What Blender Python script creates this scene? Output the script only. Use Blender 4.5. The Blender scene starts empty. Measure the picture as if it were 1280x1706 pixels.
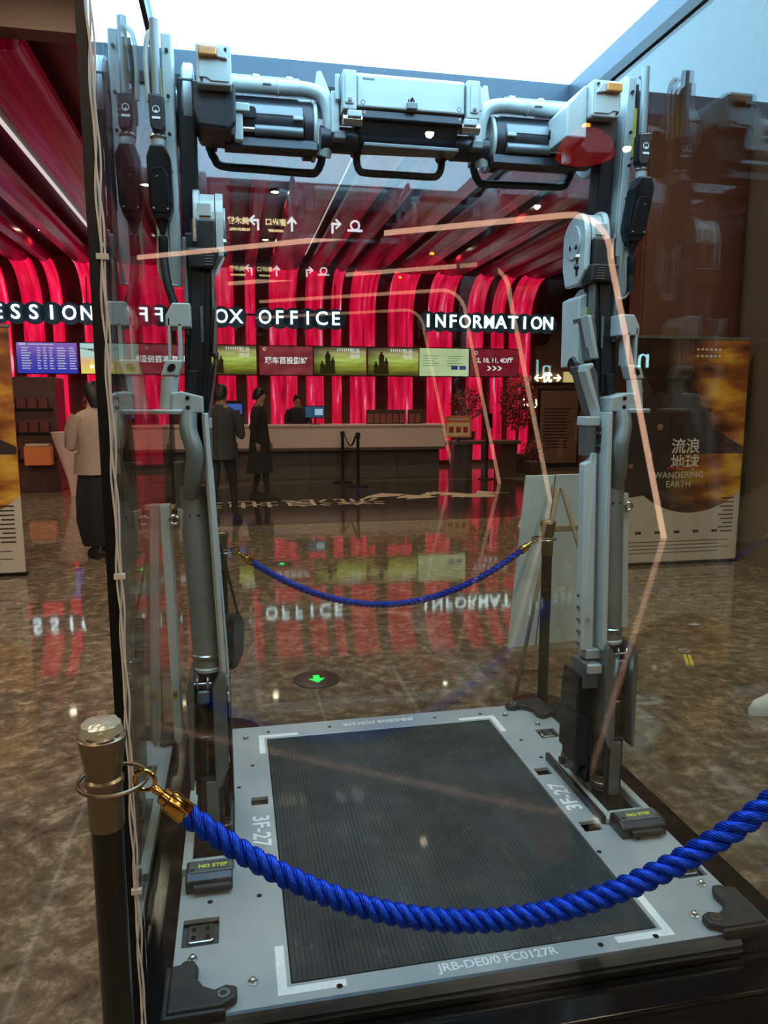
import bpy, bmesh, math, random
from mathutils import Vector, Matrix, noise
random.seed(7)
SC = bpy.context.scene
COL = SC.collection
PI = math.pi

# ------------------------------------------------------------------ camera, world, exposure, lights
F = 1230.0; H = 1.53
PITCH = math.atan((853-670)/F)
YAW = math.atan((640-389)*math.cos(PITCH)/F)
FW = Vector((math.sin(YAW)*math.cos(PITCH), math.cos(YAW)*math.cos(PITCH), -math.sin(PITCH)))
RT = Vector((math.cos(YAW), -math.sin(YAW), 0)); UP = RT.cross(FW)
cam = bpy.data.cameras.new('camera'); co = bpy.data.objects.new('camera', cam); COL.objects.link(co)
cam.sensor_fit = 'HORIZONTAL'; cam.sensor_width = 36; cam.lens = 36*F/1280
co.matrix_world = Matrix(((RT.x, UP.x, -FW.x, 0), (RT.y, UP.y, -FW.y, 0), (RT.z, UP.z, -FW.z, H), (0, 0, 0, 1)))
cam.clip_start = 0.02; cam.clip_end = 200
SC.camera = co
W = bpy.data.worlds.new('world'); SC.world = W; W.use_nodes = True
W.node_tree.nodes['Background'].inputs[0].default_value = (0.9, 0.62, 0.5, 1)
W.node_tree.nodes['Background'].inputs[1].default_value = 0.05
SC.view_settings.view_transform = 'Standard'; SC.view_settings.look = 'None'
SC.view_settings.exposure = 0.0; SC.view_settings.gamma = 1.0; SC.view_settings.use_curve_mapping = False
SC.cycles.use_denoising = True
SC.cycles.max_bounces = 12; SC.cycles.transparent_max_bounces = 24; SC.cycles.glossy_bounces = 7
SC.cycles.diffuse_bounces = 3; SC.cycles.caustics_reflective = False; SC.cycles.caustics_refractive = False
SC.cycles.sample_clamp_indirect = 6.0

def spot(name, loc, power, color, size=2.4, blend=0.6, radius=0.05):
    l = bpy.data.lights.new(name, 'SPOT'); l.energy = power; l.color = color; l.spot_size = size
    l.spot_blend = blend; l.shadow_soft_size = radius
    o = bpy.data.objects.new(name, l); COL.objects.link(o); o.location = loc
    return o
WARM = (1.0, 0.80, 0.58)
FARZ = 4.6; NEARZ = 5.0
FAR_LIGHTS = [(x, y) for y in (8.4, 11.7, 15.05) for x in (-6.8, -3.34, 0.70, 4.41, 7.6)]
NEAR_LIGHTS = [(x, y) for y in (4.6, 1.0, -3.0, -7.0) for x in (-5.0, -1.6, 2.6, 5.4)]
for (x, y) in FAR_LIGHTS: spot('downlight_lamp', (x, y, FARZ-0.02), 90 if y < 10 else 120, WARM)
for (x, y) in NEAR_LIGHTS: spot('downlight_lamp', (x, y, NEARZ-0.02), 225, WARM, 3.05, 0.3)

# ------------------------------------------------------------------ helpers
def ray(x, y): return FW + RT*((x-640)/F) - UP*((y-853)/F)
CAMP = Vector((0, 0, H))
def aty(x, y, Y): r = ray(x, y); return CAMP + r*(Y/r.y)
def atz(x, y, z): r = ray(x, y); return CAMP + r*((z-H)/r.z)
def atx(x, y, X): r = ray(x, y); return CAMP + r*(X/r.x)

def mat(name, col, rough=0.5, metal=0.0, var=0.06, scale=20, bump=0.0, bscale=60, emis=None, es=0.0, spec=0.5, coat=0.0, wear=None):
    m = bpy.data.materials.new(name); m.use_nodes = True; nt = m.node_tree; N = nt.nodes; L = nt.links
    b = N['Principled BSDF']
    b.inputs['Roughness'].default_value = rough; b.inputs['Metallic'].default_value = metal
    b.inputs['Specular IOR Level'].default_value = spec; b.inputs['Coat Weight'].default_value = coat
    tc = N.new('ShaderNodeTexCoord'); nz = N.new('ShaderNodeTexNoise'); nz.inputs['Scale'].default_value = scale
    nz.inputs['Detail'].default_value = 5; L.new(tc.outputs['Object'], nz.inputs['Vector'])
    r = N.new('ShaderNodeValToRGB'); L.new(nz.outputs['Fac'], r.inputs['Fac'])
    a = r.color_ramp.elements; a[0].position = 0.3; a[1].position = 0.7
    a[0].color = tuple(max(0, c*(1-var)) for c in col)+(1,); a[1].color = tuple(min(1, c*(1+var)) for c in col)+(1,)
    out = r.outputs['Color']
    if wear:
        n2 = N.new('ShaderNodeTexNoise'); n2.inputs['Scale'].default_value = wear[1]; n2.inputs['Detail'].default_value = 8
        n2.inputs['Roughness'].default_value = 0.75
        L.new(tc.outputs['Object'], n2.inputs['Vector'])
        r2 = N.new('ShaderNodeValToRGB'); r2.color_ramp.elements[0].position = wear[2]; r2.color_ramp.elements[1].position = wear[2]+0.05
        L.new(n2.outputs['Fac'], r2.inputs['Fac'])
        mx = N.new('ShaderNodeMixRGB'); L.new(r2.outputs['Color'], mx.inputs['Fac']); L.new(out, mx.inputs[1])
        mx.inputs[2].default_value = tuple(wear[0])+(1,); out = mx.outputs[0]
    L.new(out, b.inputs['Base Color'])
    if bump:
        n3 = N.new('ShaderNodeTexNoise'); n3.inputs['Scale'].default_value = bscale; L.new(tc.outputs['Object'], n3.inputs['Vector'])
        bp = N.new('ShaderNodeBump'); bp.inputs['Strength'].default_value = bump; bp.inputs['Distance'].default_value = 0.01
        L.new(n3.outputs['Fac'], bp.inputs['Height']); L.new(bp.outputs[0], b.inputs['Normal'])
    if emis:
        b.inputs['Emission Color'].default_value = tuple(emis)+(1,); b.inputs['Emission Strength'].default_value = es
    return m

class MB:
    """collects shapes in one bmesh; t maps local points to the world"""
    def __init__(s, t=None): s.bm = bmesh.new(); s.t = t or (lambda p: Vector(p))
    def v(s, p): return s.bm.verts.new(s.t(Vector(p)))
    def face(s, vs, smooth=False):
        try:
            f = s.bm.faces.new(vs); f.smooth = smooth; return f
        except ValueError: return None
    def box(s, a, b, m=None):
        x0, x1 = sorted((a[0], b[0])); y0, y1 = sorted((a[1], b[1])); z0, z1 = sorted((a[2], b[2]))
        ps = [Vector((x, y, z)) for z in (z0, z1) for x, y in ((x0, y0), (x1, y0), (x1, y1), (x0, y1))]
        if m is not None: ps = [m @ p for p in ps]
        v = [s.v(p) for p in ps]
        for q in ((3, 2, 1, 0), (4, 5, 6, 7), (0, 1, 5, 4), (1, 2, 6, 5), (2, 3, 7, 6), (3, 0, 4, 7)): s.face([v[i] for i in q])
        return s
    def prism(s, pts, axis, a0, a1, smooth=False):
        """pts: 2-D outline in the two other axes (in x,y,z order); extruded along axis"""
        def mk(p, a):
            return {'x': (a, p[0], p[1]), 'y': (p[0], a, p[1]), 'z': (p[0], p[1], a)}[axis]
        A = [s.v(mk(p, a0)) for p in pts]; B = [s.v(mk(p, a1)) for p in pts]
        s.face(A[::-1]); s.face(B); n = len(pts)
        for i in range(n): s.face([A[i], A[(i+1) % n], B[(i+1) % n], B[i]], smooth)
        return s
    def tube(s, pts, r, n=12, closed=False, caps=True, flat=1.0):
        P = [Vector(p) for p in pts]; k = len(P); R = r if isinstance(r, (list, tuple)) else [r]*k
        rings = []; prev = None
        for i in range(k):
            if closed: d = P[(i+1) % k]-P[i-1]
            else: d = P[min(i+1, k-1)]-P[max(i-1, 0)]
            d.normalize()
            if prev is None:
                a = Vector((0, 0, 1)) if abs(d.z) < 0.9 else Vector((1, 0, 0))
                u = d.cross(a).normalized()
            else: u = (prev-d*prev.dot(d)).normalized()
            w = d.cross(u); prev = u
            rings.append([s.v(P[i]+(u*math.cos(2*PI*j/n)+w*math.sin(2*PI*j/n)*flat)*R[i]) for j in range(n)])
        m = k if closed else k-1
        for i in range(m):
            A, B = rings[i], rings[(i+1) % k]
            for j in range(n): s.face([A[j], A[(j+1) % n], B[(j+1) % n], B[j]], True)
        if caps and not closed: s.face(rings[0][::-1]); s.face(rings[-1])
        return s
    def cyl(s, p, q, r, r2=None, n=24):
        return s.tube([p, q], [r, r if r2 is None else r2], n)
    def lathe(s, prof, c=(0, 0, 0), axis='z', n=28):
        rings = []
        for (r, h) in prof:
            ring = []
            for j in range(n):
                a = 2*PI*j/n; x, y = r*math.cos(a), r*math.sin(a)
                p = {'z': (x, y, h), 'x': (h, x, y), 'y': (x, h, y)}[axis]
                ring.append(s.v((c[0]+p[0], c[1]+p[1], c[2]+p[2])))
            rings.append(ring)
        for A, B in zip(rings, rings[1:]):
            for j in range(n): s.face([A[j], A[(j+1) % n], B[(j+1) % n], B[j]], True)
        s.face(rings[0][::-1]); s.face(rings[-1])
        return s
    def torus(s, c, R, r, axis='z', n=36, k=10):
        pts = []
        for i in range(n):
            a = 2*PI*i/n; x, y = R*math.cos(a), R*math.sin(a)
            p = {'z': (x, y, 0), 'x': (0, x, y), 'y': (x, 0, y)}[axis]
            pts.append((c[0]+p[0], c[1]+p[1], c[2]+p[2]))
        return s.tube(pts, r, k, closed=True)
    def loft(s, rings, smooth=True, caps=True):
        rs = [[s.v(p) for p in r] for r in rings]
        for A, B in zip(rs, rs[1:]):
            n = len(A)
            for j in range(n): s.face([A[j], A[(j+1) % n], B[(j+1) % n], B[j]], smooth)
        if caps: s.face(rs[0][::-1]); s.face(rs[-1])
        return s
    def build(s, name, m, parent=None, bevel=0.0, seg=2, edge=True):
        bmesh.ops.recalc_face_normals(s.bm, faces=s.bm.faces[:])
        if edge:
            for e in s.bm.edges:
                if len(e.link_faces) == 2 and e.link_faces[0].normal.angle(e.link_faces[1].normal, 0) > 0.7: e.smooth = False
        me = bpy.data.meshes.new(name); s.bm.to_mesh(me); s.bm.free()
        me.materials.append(m)
        o = bpy.data.objects.new(name, me); COL.objects.link(o)
        if parent is not None:
            o.parent = parent; o.matrix_parent_inverse = world_of(parent).inverted()
        if bevel:
            b = o.modifiers.new('bevel', 'BEVEL'); b.width = bevel; b.segments = seg; b.limit_method = 'ANGLE'; b.angle_limit = 0.6
        return o
def world_of(o):
    m = o.matrix_basis.copy()
    if o.parent is not None: m = world_of(o.parent) @ o.matrix_parent_inverse @ m
    return m
def tag(o, label, cat, group=None):
    o['label'] = label; o['category'] = cat
    if group: o['group'] = group
    return o
def thing(name, label, cat, loc=(0, 0, 0), group=None):
    o = bpy.data.objects.new(name, None); COL.objects.link(o); o.location = loc; o.empty_display_size = 0.05
    return tag(o, label, cat, group)
def struct(o): o['kind'] = 'structure'; return o
def rrect(x0, y0, x1, y1, r, k=4):
    out = []
    for cx, cy, a in ((x1-r, y0+r, -PI/2), (x1-r, y1-r, 0), (x0+r, y1-r, PI/2), (x0+r, y0+r, PI)):
        for i in range(k+1): t = a+PI/2*i/k; out.append((cx+r*math.cos(t), cy+r*math.sin(t)))
    return out
def smoothpath(pts, k=8):
    P = [Vector(p) for p in pts]; P = [P[0]*2-P[1]]+P+[P[-1]*2-P[-2]]; out = []
    for i in range(1, len(P)-2):
        a, b, c, d = P[i-1:i+3]
        for j in range(k):
            t = j/k
            out.append(0.5*((2*b)+(c-a)*t+(2*a-5*b+4*c-d)*t*t+(-a+3*b-3*c+d)*t**3))
    out.append(P[-2]); return out
def text(name, body, size, m, parent, loc, rot=(0, 0, 0), ext=0.002, align='CENTER', bold=0.0, sx=1.0, space=1.0):
    c = bpy.data.curves.new(name, 'FONT'); c.body = body; c.size = size; c.extrude = ext; c.align_x = align; c.align_y = 'CENTER'
    c.offset = bold; c.space_character = space; c.resolution_u = 3
    t = bpy.data.objects.new('tmp', c); COL.objects.link(t)
    bpy.context.view_layer.update()
    me = bpy.data.meshes.new_from_object(t.evaluated_get(bpy.context.evaluated_depsgraph_get()))
    bpy.data.objects.remove(t); bpy.data.curves.remove(c)
    me.materials.clear(); me.materials.append(m)
    o = bpy.data.objects.new(name, me); COL.objects.link(o)
    M_ = Matrix.Translation(Vector(loc)) @ (Matrix.Rotation(rot[2], 4, 'Z') @ Matrix.Rotation(rot[1], 4, 'Y') @ Matrix.Rotation(rot[0], 4, 'X')) @ Matrix.Diagonal((sx, 1, 1, 1))
    me.transform(M_)
    if parent is not None: o.parent = parent; o.matrix_parent_inverse = world_of(parent).inverted()
    return o

# ------------------------------------------------------------------ materials
def marble(name):
    m = bpy.data.materials.new(name); m.use_nodes = True; nt = m.node_tree; N = nt.nodes; L = nt.links
    b = N['Principled BSDF']; b.inputs['Specular IOR Level'].default_value = 0.75
    g = N.new('ShaderNodeNewGeometry')
    w = N.new('ShaderNodeTexNoise'); w.inputs['Scale'].default_value = 2.2; w.inputs['Detail'].default_value = 6; L.new(g.outputs['Position'], w.inputs['Vector'])
    a = N.new('ShaderNodeVectorMath'); a.operation = 'MULTIPLY_ADD'; L.new(w.outputs['Color'], a.inputs[0])
    a.inputs[1].default_value = (0.26, 0.26, 0.26); L.new(g.outputs['Position'], a.inputs[2])
    n1 = N.new('ShaderNodeTexNoise'); n1.inputs['Scale'].default_value = 13; n1.inputs['Detail'].default_value = 9; n1.inputs['Roughness'].default_value = 0.68
    L.new(a.outputs[0], n1.inputs['Vector'])
    r1 = N.new('ShaderNodeValToRGB'); e = r1.color_ramp.elements
    e[0].position = 0.34; e[0].color = (0.085, 0.064, 0.044, 1); e[1].position = 0.68; e[1].color = (0.42, 0.345, 0.25, 1)
    k = e.new(0.52); k.color = (0.185, 0.145, 0.10, 1)
    L.new(n1.outputs['Fac'], r1.inputs['Fac'])
    v = N.new('ShaderNodeTexVoronoi'); v.feature = 'DISTANCE_TO_EDGE'; v.inputs['Scale'].default_value = 7; L.new(a.outputs[0], v.inputs['Vector'])
    r2 = N.new('ShaderNodeValToRGB'); r2.color_ramp.elements[0].position = 0.0; r2.color_ramp.elements[0].color = (1, 1, 1, 1)
    r2.color_ramp.elements[1].position = 0.02; r2.color_ramp.elements[1].color = (0, 0, 0, 1); L.new(v.outputs['Distance'], r2.inputs['Fac'])
    n2 = N.new('ShaderNodeTexNoise'); n2.inputs['Scale'].default_value = 3; L.new(g.outputs['Position'], n2.inputs['Vector'])
    mm = N.new('ShaderNodeMath'); mm.operation = 'MULTIPLY'; L.new(r2.outputs['Color'], mm.inputs[0]); L.new(n2.outputs['Fac'], mm.inputs[1])
    mx = N.new('ShaderNodeMixRGB'); L.new(mm.outputs[0], mx.inputs['Fac']); L.new(r1.outputs['Color'], mx.inputs[1]); mx.inputs[2].default_value = (0.17, 0.12, 0.08, 1)
    L.new(mx.outputs[0], b.inputs['Base Color'])
    b.inputs['Roughness'].default_value = 0.045
    n3 = N.new('ShaderNodeTexNoise'); n3.inputs['Scale'].default_value = 5; n3.inputs['Detail'].default_value = 3; L.new(g.outputs['Position'], n3.inputs['Vector'])
    bp = N.new('ShaderNodeBump'); bp.inputs['Strength'].default_value = 0.07; bp.inputs['Distance'].default_value = 0.004
    L.new(n3.outputs['Fac'], bp.inputs['Height']); L.new(bp.outputs[0], b.inputs['Normal'])
    return m
def emit(name, col, s):
    m = bpy.data.materials.new(name); m.use_nodes = True; nt = m.node_tree; N = nt.nodes
    N.remove(N['Principled BSDF']); e = N.new('ShaderNodeEmission'); e.inputs[0].default_value = tuple(col)+(1,); e.inputs[1].default_value = s
    tc = N.new('ShaderNodeTexCoord'); nz = N.new('ShaderNodeTexNoise'); nz.inputs['Scale'].default_value = 3
    nt.links.new(tc.outputs['Object'], nz.inputs['Vector'])
    mr = N.new('ShaderNodeMapRange'); mr.inputs[3].default_value = s*0.92; mr.inputs[4].default_value = s*1.08
    nt.links.new(nz.outputs['Fac'], mr.inputs[0]); nt.links.new(mr.outputs[0], e.inputs[1])
    nt.links.new(e.outputs[0], N['Material Output'].inputs[0]); return m
def glass(name, tint=(0.94, 0.97, 0.955), f0=0.058, rough=0.0):
    m = bpy.data.materials.new(name); m.use_nodes = True; nt = m.node_tree; N = nt.nodes; L = nt.links
    N.remove(N['Principled BSDF'])
    g = N.new('ShaderNodeNewGeometry'); d = N.new('ShaderNodeVectorMath'); d.operation = 'DOT_PRODUCT'
    L.new(g.outputs['Normal'], d.inputs[0]); L.new(g.outputs['Incoming'], d.inputs[1])
    ab = N.new('ShaderNodeMath'); ab.operation = 'ABSOLUTE'; L.new(d.outputs['Value'], ab.inputs[0])
    om = N.new('ShaderNodeMath'); om.operation = 'SUBTRACT'; om.inputs[0].default_value = 1; L.new(ab.outputs[0], om.inputs[1])
    pw = N.new('ShaderNodeMath'); pw.operation = 'POWER'; L.new(om.outputs[0], pw.inputs[0]); pw.inputs[1].default_value = 5
    ma = N.new('ShaderNodeMath'); ma.operation = 'MULTIPLY_ADD'; L.new(pw.outputs[0], ma.inputs[0]); ma.inputs[1].default_value = 1-f0; ma.inputs[2].default_value = f0
    t = N.new('ShaderNodeBsdfTransparent'); t.inputs[0].default_value = tuple(tint)+(1,)
    gl = N.new('ShaderNodeBsdfGlossy'); gl.inputs['Roughness'].default_value = rough
    mx = N.new('ShaderNodeMixShader'); L.new(ma.outputs[0], mx.inputs[0]); L.new(t.outputs[0], mx.inputs[1]); L.new(gl.outputs[0], mx.inputs[2])
    L.new(mx.outputs[0], N['Material Output'].inputs[0]); return m
def curtain_mat(name, strength, ceiling=False):
    m = bpy.data.materials.new(name); m.use_nodes = True; nt = m.node_tree; N = nt.nodes; L = nt.links
    b = N['Principled BSDF']; b.inputs['Roughness'].default_value = 0.22; b.inputs['Base Color'].default_value = (0.30, 0.008, 0.022, 1)
    b.inputs['Coat Weight'].default_value = 0.0 if ceiling else 0.4; b.inputs['Coat Roughness'].default_value = 0.2
    if ceiling: b.inputs['Roughness'].default_value = 0.24; b.inputs['Specular IOR Level'].default_value = 0.2; b.inputs['Base Color'].default_value = (0.075, 0.003, 0.008, 1)
    g = N.new('ShaderNodeNewGeometry'); mp = N.new('ShaderNodeMapping'); L.new(g.outputs['Position'], mp.inputs['Vector'])
    mp.inputs['Scale'].default_value = (9, 0.25, 0.0) if ceiling else (9, 0.0, 0.9)
    if not ceiling: mp.inputs['Rotation'].default_value = (0, 0.13, 0)
    n = N.new('ShaderNodeTexNoise'); n.inputs['Scale'].default_value = 1.0; n.inputs['Detail'].default_value = 4; L.new(mp.outputs[0], n.inputs['Vector'])
    r = N.new('ShaderNodeValToRGB'); e = r.color_ramp.elements
    e[0].position = 0.30; e[0].color = (0.28, 0.0, 0.018, 1); e[1].position = 0.74; e[1].color = (1.0, 0.45, 0.66, 1)
    k = e.new(0.5); k.color = (0.78, 0.004, 0.05, 1); k = e.new(0.62); k.color = (0.95, 0.02, 0.10, 1)
    L.new(n.outputs['Fac'], r.inputs['Fac']); L.new(r.outputs['Color'], b.inputs['Emission Color'])
    b.inputs['Emission Strength'].default_value = strength
    bp = N.new('ShaderNodeBump'); bp.inputs['Strength'].default_value = 0.8; bp.inputs['Distance'].default_value = 0.03
    L.new(n.outputs['Fac'], bp.inputs['Height']); L.new(bp.outputs[0], b.inputs['Normal'])
    return m
def panel_light(name, cx, cy, w, h, s):
    """diffuser of a light box, a little dimmer towards its rim"""
    m = bpy.data.materials.new(name); m.use_nodes = True; nt = m.node_tree; N = nt.nodes; L = nt.links
    N.remove(N['Principled BSDF']); g = N.new('ShaderNodeNewGeometry')
    mp = N.new('ShaderNodeMapping'); mp.vector_type = 'TEXTURE'; mp.inputs['Location'].default_value = (cx, cy, 0); mp.inputs['Scale'].default_value = (w/2, h/2, 1000)
    L.new(g.outputs['Position'], mp.inputs['Vector'])
    gr = N.new('ShaderNodeTexGradient'); gr.gradient_type = 'SPHERICAL'; L.new(mp.outputs[0], gr.inputs['Vector'])
    r = N.new('ShaderNodeValToRGB'); e = r.color_ramp.elements
    e[0].position = 0.0; e[0].color = (0.36*s, 0.74*s, 1.10*s, 1); e[1].position = 0.9; e[1].color = (0.52*s, 0.82*s, 1.10*s, 1)
    L.new(gr.outputs['Fac'], r.inputs['Fac'])
    em = N.new('ShaderNodeEmission'); L.new(r.outputs['Color'], em.inputs[0]); em.inputs[1].default_value = 1
    L.new(em.outputs[0], N['Material Output'].inputs[0]); return m

M = {}
M['floor'] = marble('marble_brown')
M['brown_wall'] = mat('wall_brown_laminate', (0.13, 0.055, 0.042), 0.35, var=0.12, scale=2)
M['dark_panel'] = mat('wall_dark_panel', (0.085, 0.040, 0.036), 0.3, var=0.2, scale=3)
M['black_gloss'] = mat('black_gloss', (0.006, 0.006, 0.007), 0.12)
M['ceil_black'] = mat('ceiling_black', (0.008, 0.007, 0.008), 0.35)
M['ceil_brown'] = mat('ceiling_brown', (0.125, 0.062, 0.044), 0.5, var=0.08, scale=1)
M['column'] = mat('column_stone', (0.145, 0.115, 0.09), 0.35, var=0.1, scale=2)
M['glass'] = glass('case_glass')
M['black'] = mat('black_frame', (0.006, 0.006, 0.007), 0.4, spec=0.25)
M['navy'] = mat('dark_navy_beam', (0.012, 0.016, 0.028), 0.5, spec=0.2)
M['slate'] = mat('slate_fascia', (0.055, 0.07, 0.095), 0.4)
M['white_paint'] = mat('worn_light_grey', (0.45, 0.50, 0.49), 0.38, metal=0.15, var=0.05, scale=14, bump=0.05, wear=((0.12, 0.13, 0.13), 34, 0.70))
M['plate'] = mat('deck_plate', (0.40, 0.44, 0.455), 0.36, metal=0.2, var=0.10, scale=4, bump=0.06, bscale=9, wear=((0.20, 0.22, 0.23), 60, 0.74))
M['grey'] = mat('mid_grey_metal', (0.16, 0.18, 0.19), 0.35, metal=0.5, var=0.12, scale=10, wear=((0.3, 0.32, 0.33), 50, 0.72))
M['dark'] = mat('dark_gunmetal', (0.028, 0.031, 0.037), 0.32, metal=0.5, var=0.2, scale=12, bump=0.05)
M['tubegrey'] = mat('shock_tube_grey', (0.20, 0.23, 0.235), 0.32, metal=0.25, var=0.2, scale=5)
M['rubber'] = mat('black_rubber', (0.012, 0.013, 0.015), 0.55, bump=0.1)
M['steel'] = mat('bright_steel', (0.55, 0.56, 0.55), 0.22, metal=1.0)
M['mat'] = mat('ribbed_mat', (0.034, 0.042, 0.044), 0.6, spec=0.18, var=0.35, scale=4, bump=0.15, bscale=40, wear=((0.075, 0.085, 0.09), 16, 0.60))
M['white_print'] = mat('white_stencil', (0.85, 0.87, 0.86), 0.5, var=0.08, scale=80)
M['yellow_print'] = mat('yellow_stencil', (0.65, 0.75, 0.05), 0.5)
M['yellow'] = mat('yellow_panel', (0.45, 0.46, 0.06), 0.5, var=0.2)
M['amber'] = mat('amber_lens', (0.75, 0.30, 0.07), 0.15, var=0.15, scale=60, coat=0.6)
M['gold'] = mat('polished_brass', (0.80, 0.50, 0.12), 0.12, metal=1.0)
M['champ'] = mat('champagne_metal', (0.25, 0.195, 0.125), 0.34, metal=0.9, var=0.08)
M['post_black'] = mat('post_black_paint', (0.008, 0.007, 0.006), 0.35)
M['rope'] = mat('blue_rope', (0.002, 0.055, 0.62), 0.36, metal=0.65, var=0.25, scale=120, bump=0.1, bscale=300)
M['film'] = mat('crumpled_film', (0.42, 0.42, 0.33), 0.22, metal=0.3, bump=0.4, bscale=60)
M['cable'] = mat('white_cable', (0.60, 0.60, 0.58), 0.45)
M['wood'] = mat('easel_wood', (0.30, 0.22, 0.13), 0.5, var=0.15, scale=8)
M['board_white'] = mat('white_board_back', (0.62, 0.74, 0.78), 0.5, var=0.05)
M['skin'] = mat('skin', (0.42, 0.23, 0.16), 0.5)
M['hair'] = mat('black_hair', (0.010, 0.008, 0.008), 0.45)
M['cloth_black'] = mat('black_cloth', (0.012, 0.011, 0.013), 0.85, bump=0.2, bscale=30)
M['cloth_grey'] = mat('charcoal_cloth', (0.040, 0.042, 0.048), 0.85, bump=0.2, bscale=30)
M['cloth_beige'] = mat('pale_beige_coat', (0.42, 0.32, 0.27), 0.85, bump=0.2, bscale=20)
M['counter'] = mat('pale_counter', (0.80, 0.56, 0.54), 0.3, var=0.06)
M['counter_edge'] = mat('counter_edge_brown', (0.12, 0.07, 0.055), 0.35)
M['counter_low'] = mat('counter_plinth', (0.10, 0.075, 0.07), 0.4)
M['shoe_white'] = mat('white_sneaker', (0.72, 0.76, 0.78), 0.5)
M['paper'] = mat('cream_paper', (0.55, 0.42, 0.30), 0.6)
M['red_leaf'] = mat('red_blossom', (0.45, 0.04, 0.035), 0.5, var=0.4, scale=6)
M['green_leaf'] = mat('dark_leaf', (0.05, 0.05, 0.02), 0.5, var=0.4)
M['bark'] = mat('bark', (0.06, 0.035, 0.025), 0.8)
M['letter'] = emit('cool_white_letter', (0.78, 0.93, 1.0), 3.0)
M['halo'] = mat('letter_backing', (0.012, 0.02, 0.03), 0.35, emis=(0.10, 0.22, 0.32), es=0.07)  # dark disc; the letters' glow on it is put in as weak emission
M['led'] = emit('led_line', (1.0, 0.86, 0.80), 0.7)
M['lamp'] = emit('downlight_glow', (1.0, 0.88, 0.62), 26.0)
M['peach'] = emit('peach_strip', (1.0, 0.56, 0.38), 6.0)
M['peach_far'] = emit('peach_strip_far', (1.0, 0.52, 0.33), 3.0)
M['curtain'] = curtain_mat('lit_red_curtain', 1.05)
M['fin'] = curtain_mat('red_ceiling_fin', 0.075, True)  # weak emission stands in for curtain and downlight glow on the unlit fins
M['green_led'] = emit('green_arrow', (0.05, 1.0, 0.15), 1.3)
M['sign_lit'] = emit('signboard_lit', (0.85, 0.93, 1.0), 9.0)
M['sign_warm'] = emit('warm_sign_lit', (1.0, 0.85, 0.45), 8.0)
M['cyan_lit'] = emit('cyan_neon', (0.45, 0.95, 1.0), 10.0)
M['amber_lit'] = emit('amber_bulb', (1.0, 0.45, 0.05), 14.0)
M['red_shade'] = mat('red_shade', (0.55, 0.01, 0.015), 0.4, emis=(0.9, 0.02, 0.03), es=1.3)

CX = 0.556
# ------------------------------------------------------------------ setting
struct(MB().box((-16, -22, -0.12), (14, 18.2, 0)).build('floor', M['floor']))
struct(MB().box((-16, 17.62, 0), (14, 17.9, 5.2)).build('wall_back', M['dark_panel']))
struct(MB().box((-16.2, -22, 0), (-12, 17.62, 5.2)).build('wall_left', M['brown_wall']))
struct(MB().box((10.5, -22, 0), (10.8, 17.62, 5.2)).build('wall_right', M['brown_wall']))
struct(MB().box((-16, -22.2, 0), (14, -22, 5.2)).build('wall_front', M['brown_wall']))
struct(MB().box((-16, 6.9, FARZ+0.05), (14, 17.62, 4.85)).build('ceiling_far', M['ceil_black']))
struct(MB().box((-16, -22, NEARZ), (14, 6.9, 5.2)).build('ceiling_near', M['ceil_brown']))
struct(MB().box((-12, 6.7, 4.42), (10.5, 6.9, NEARZ)).build('trim_1', M['ceil_brown']))
# brown panelling of the back wall right of the curtains, with real joints
pw = MB().box((7.35, 17.52, 0), (10.5, 17.62, 4.6)).build('trim_2', M['brown_wall']); struct(pw)
for i in range(3):
    MB().box((7.37+i*1.04, 17.49, 0.02), (7.37+i*1.04+1.02, 17.52, 4.5)).build('panel', M['brown_wall'], pw, bevel=0.004)
# side partition behind the right-hand poster and the rounded column
part_w = struct(MB().box((3.9, 6.75, 0), (10.5, 6.95, NEARZ)).build('wall_partition', M['brown_wall']))
for i in range(5):
    MB().box((3.92+i*1.3, 6.72, 0.02), (3.92+i*1.3+1.285, 6.75, 4.98)).build('panel', M['brown_wall'], part_w, bevel=0.004)
struct(MB().prism(rrect(4.86, 4.9, 6.6, 6.70, 0.22, 6), 'z', 0, NEARZ, True).build('wall_column', M['column']))

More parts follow.
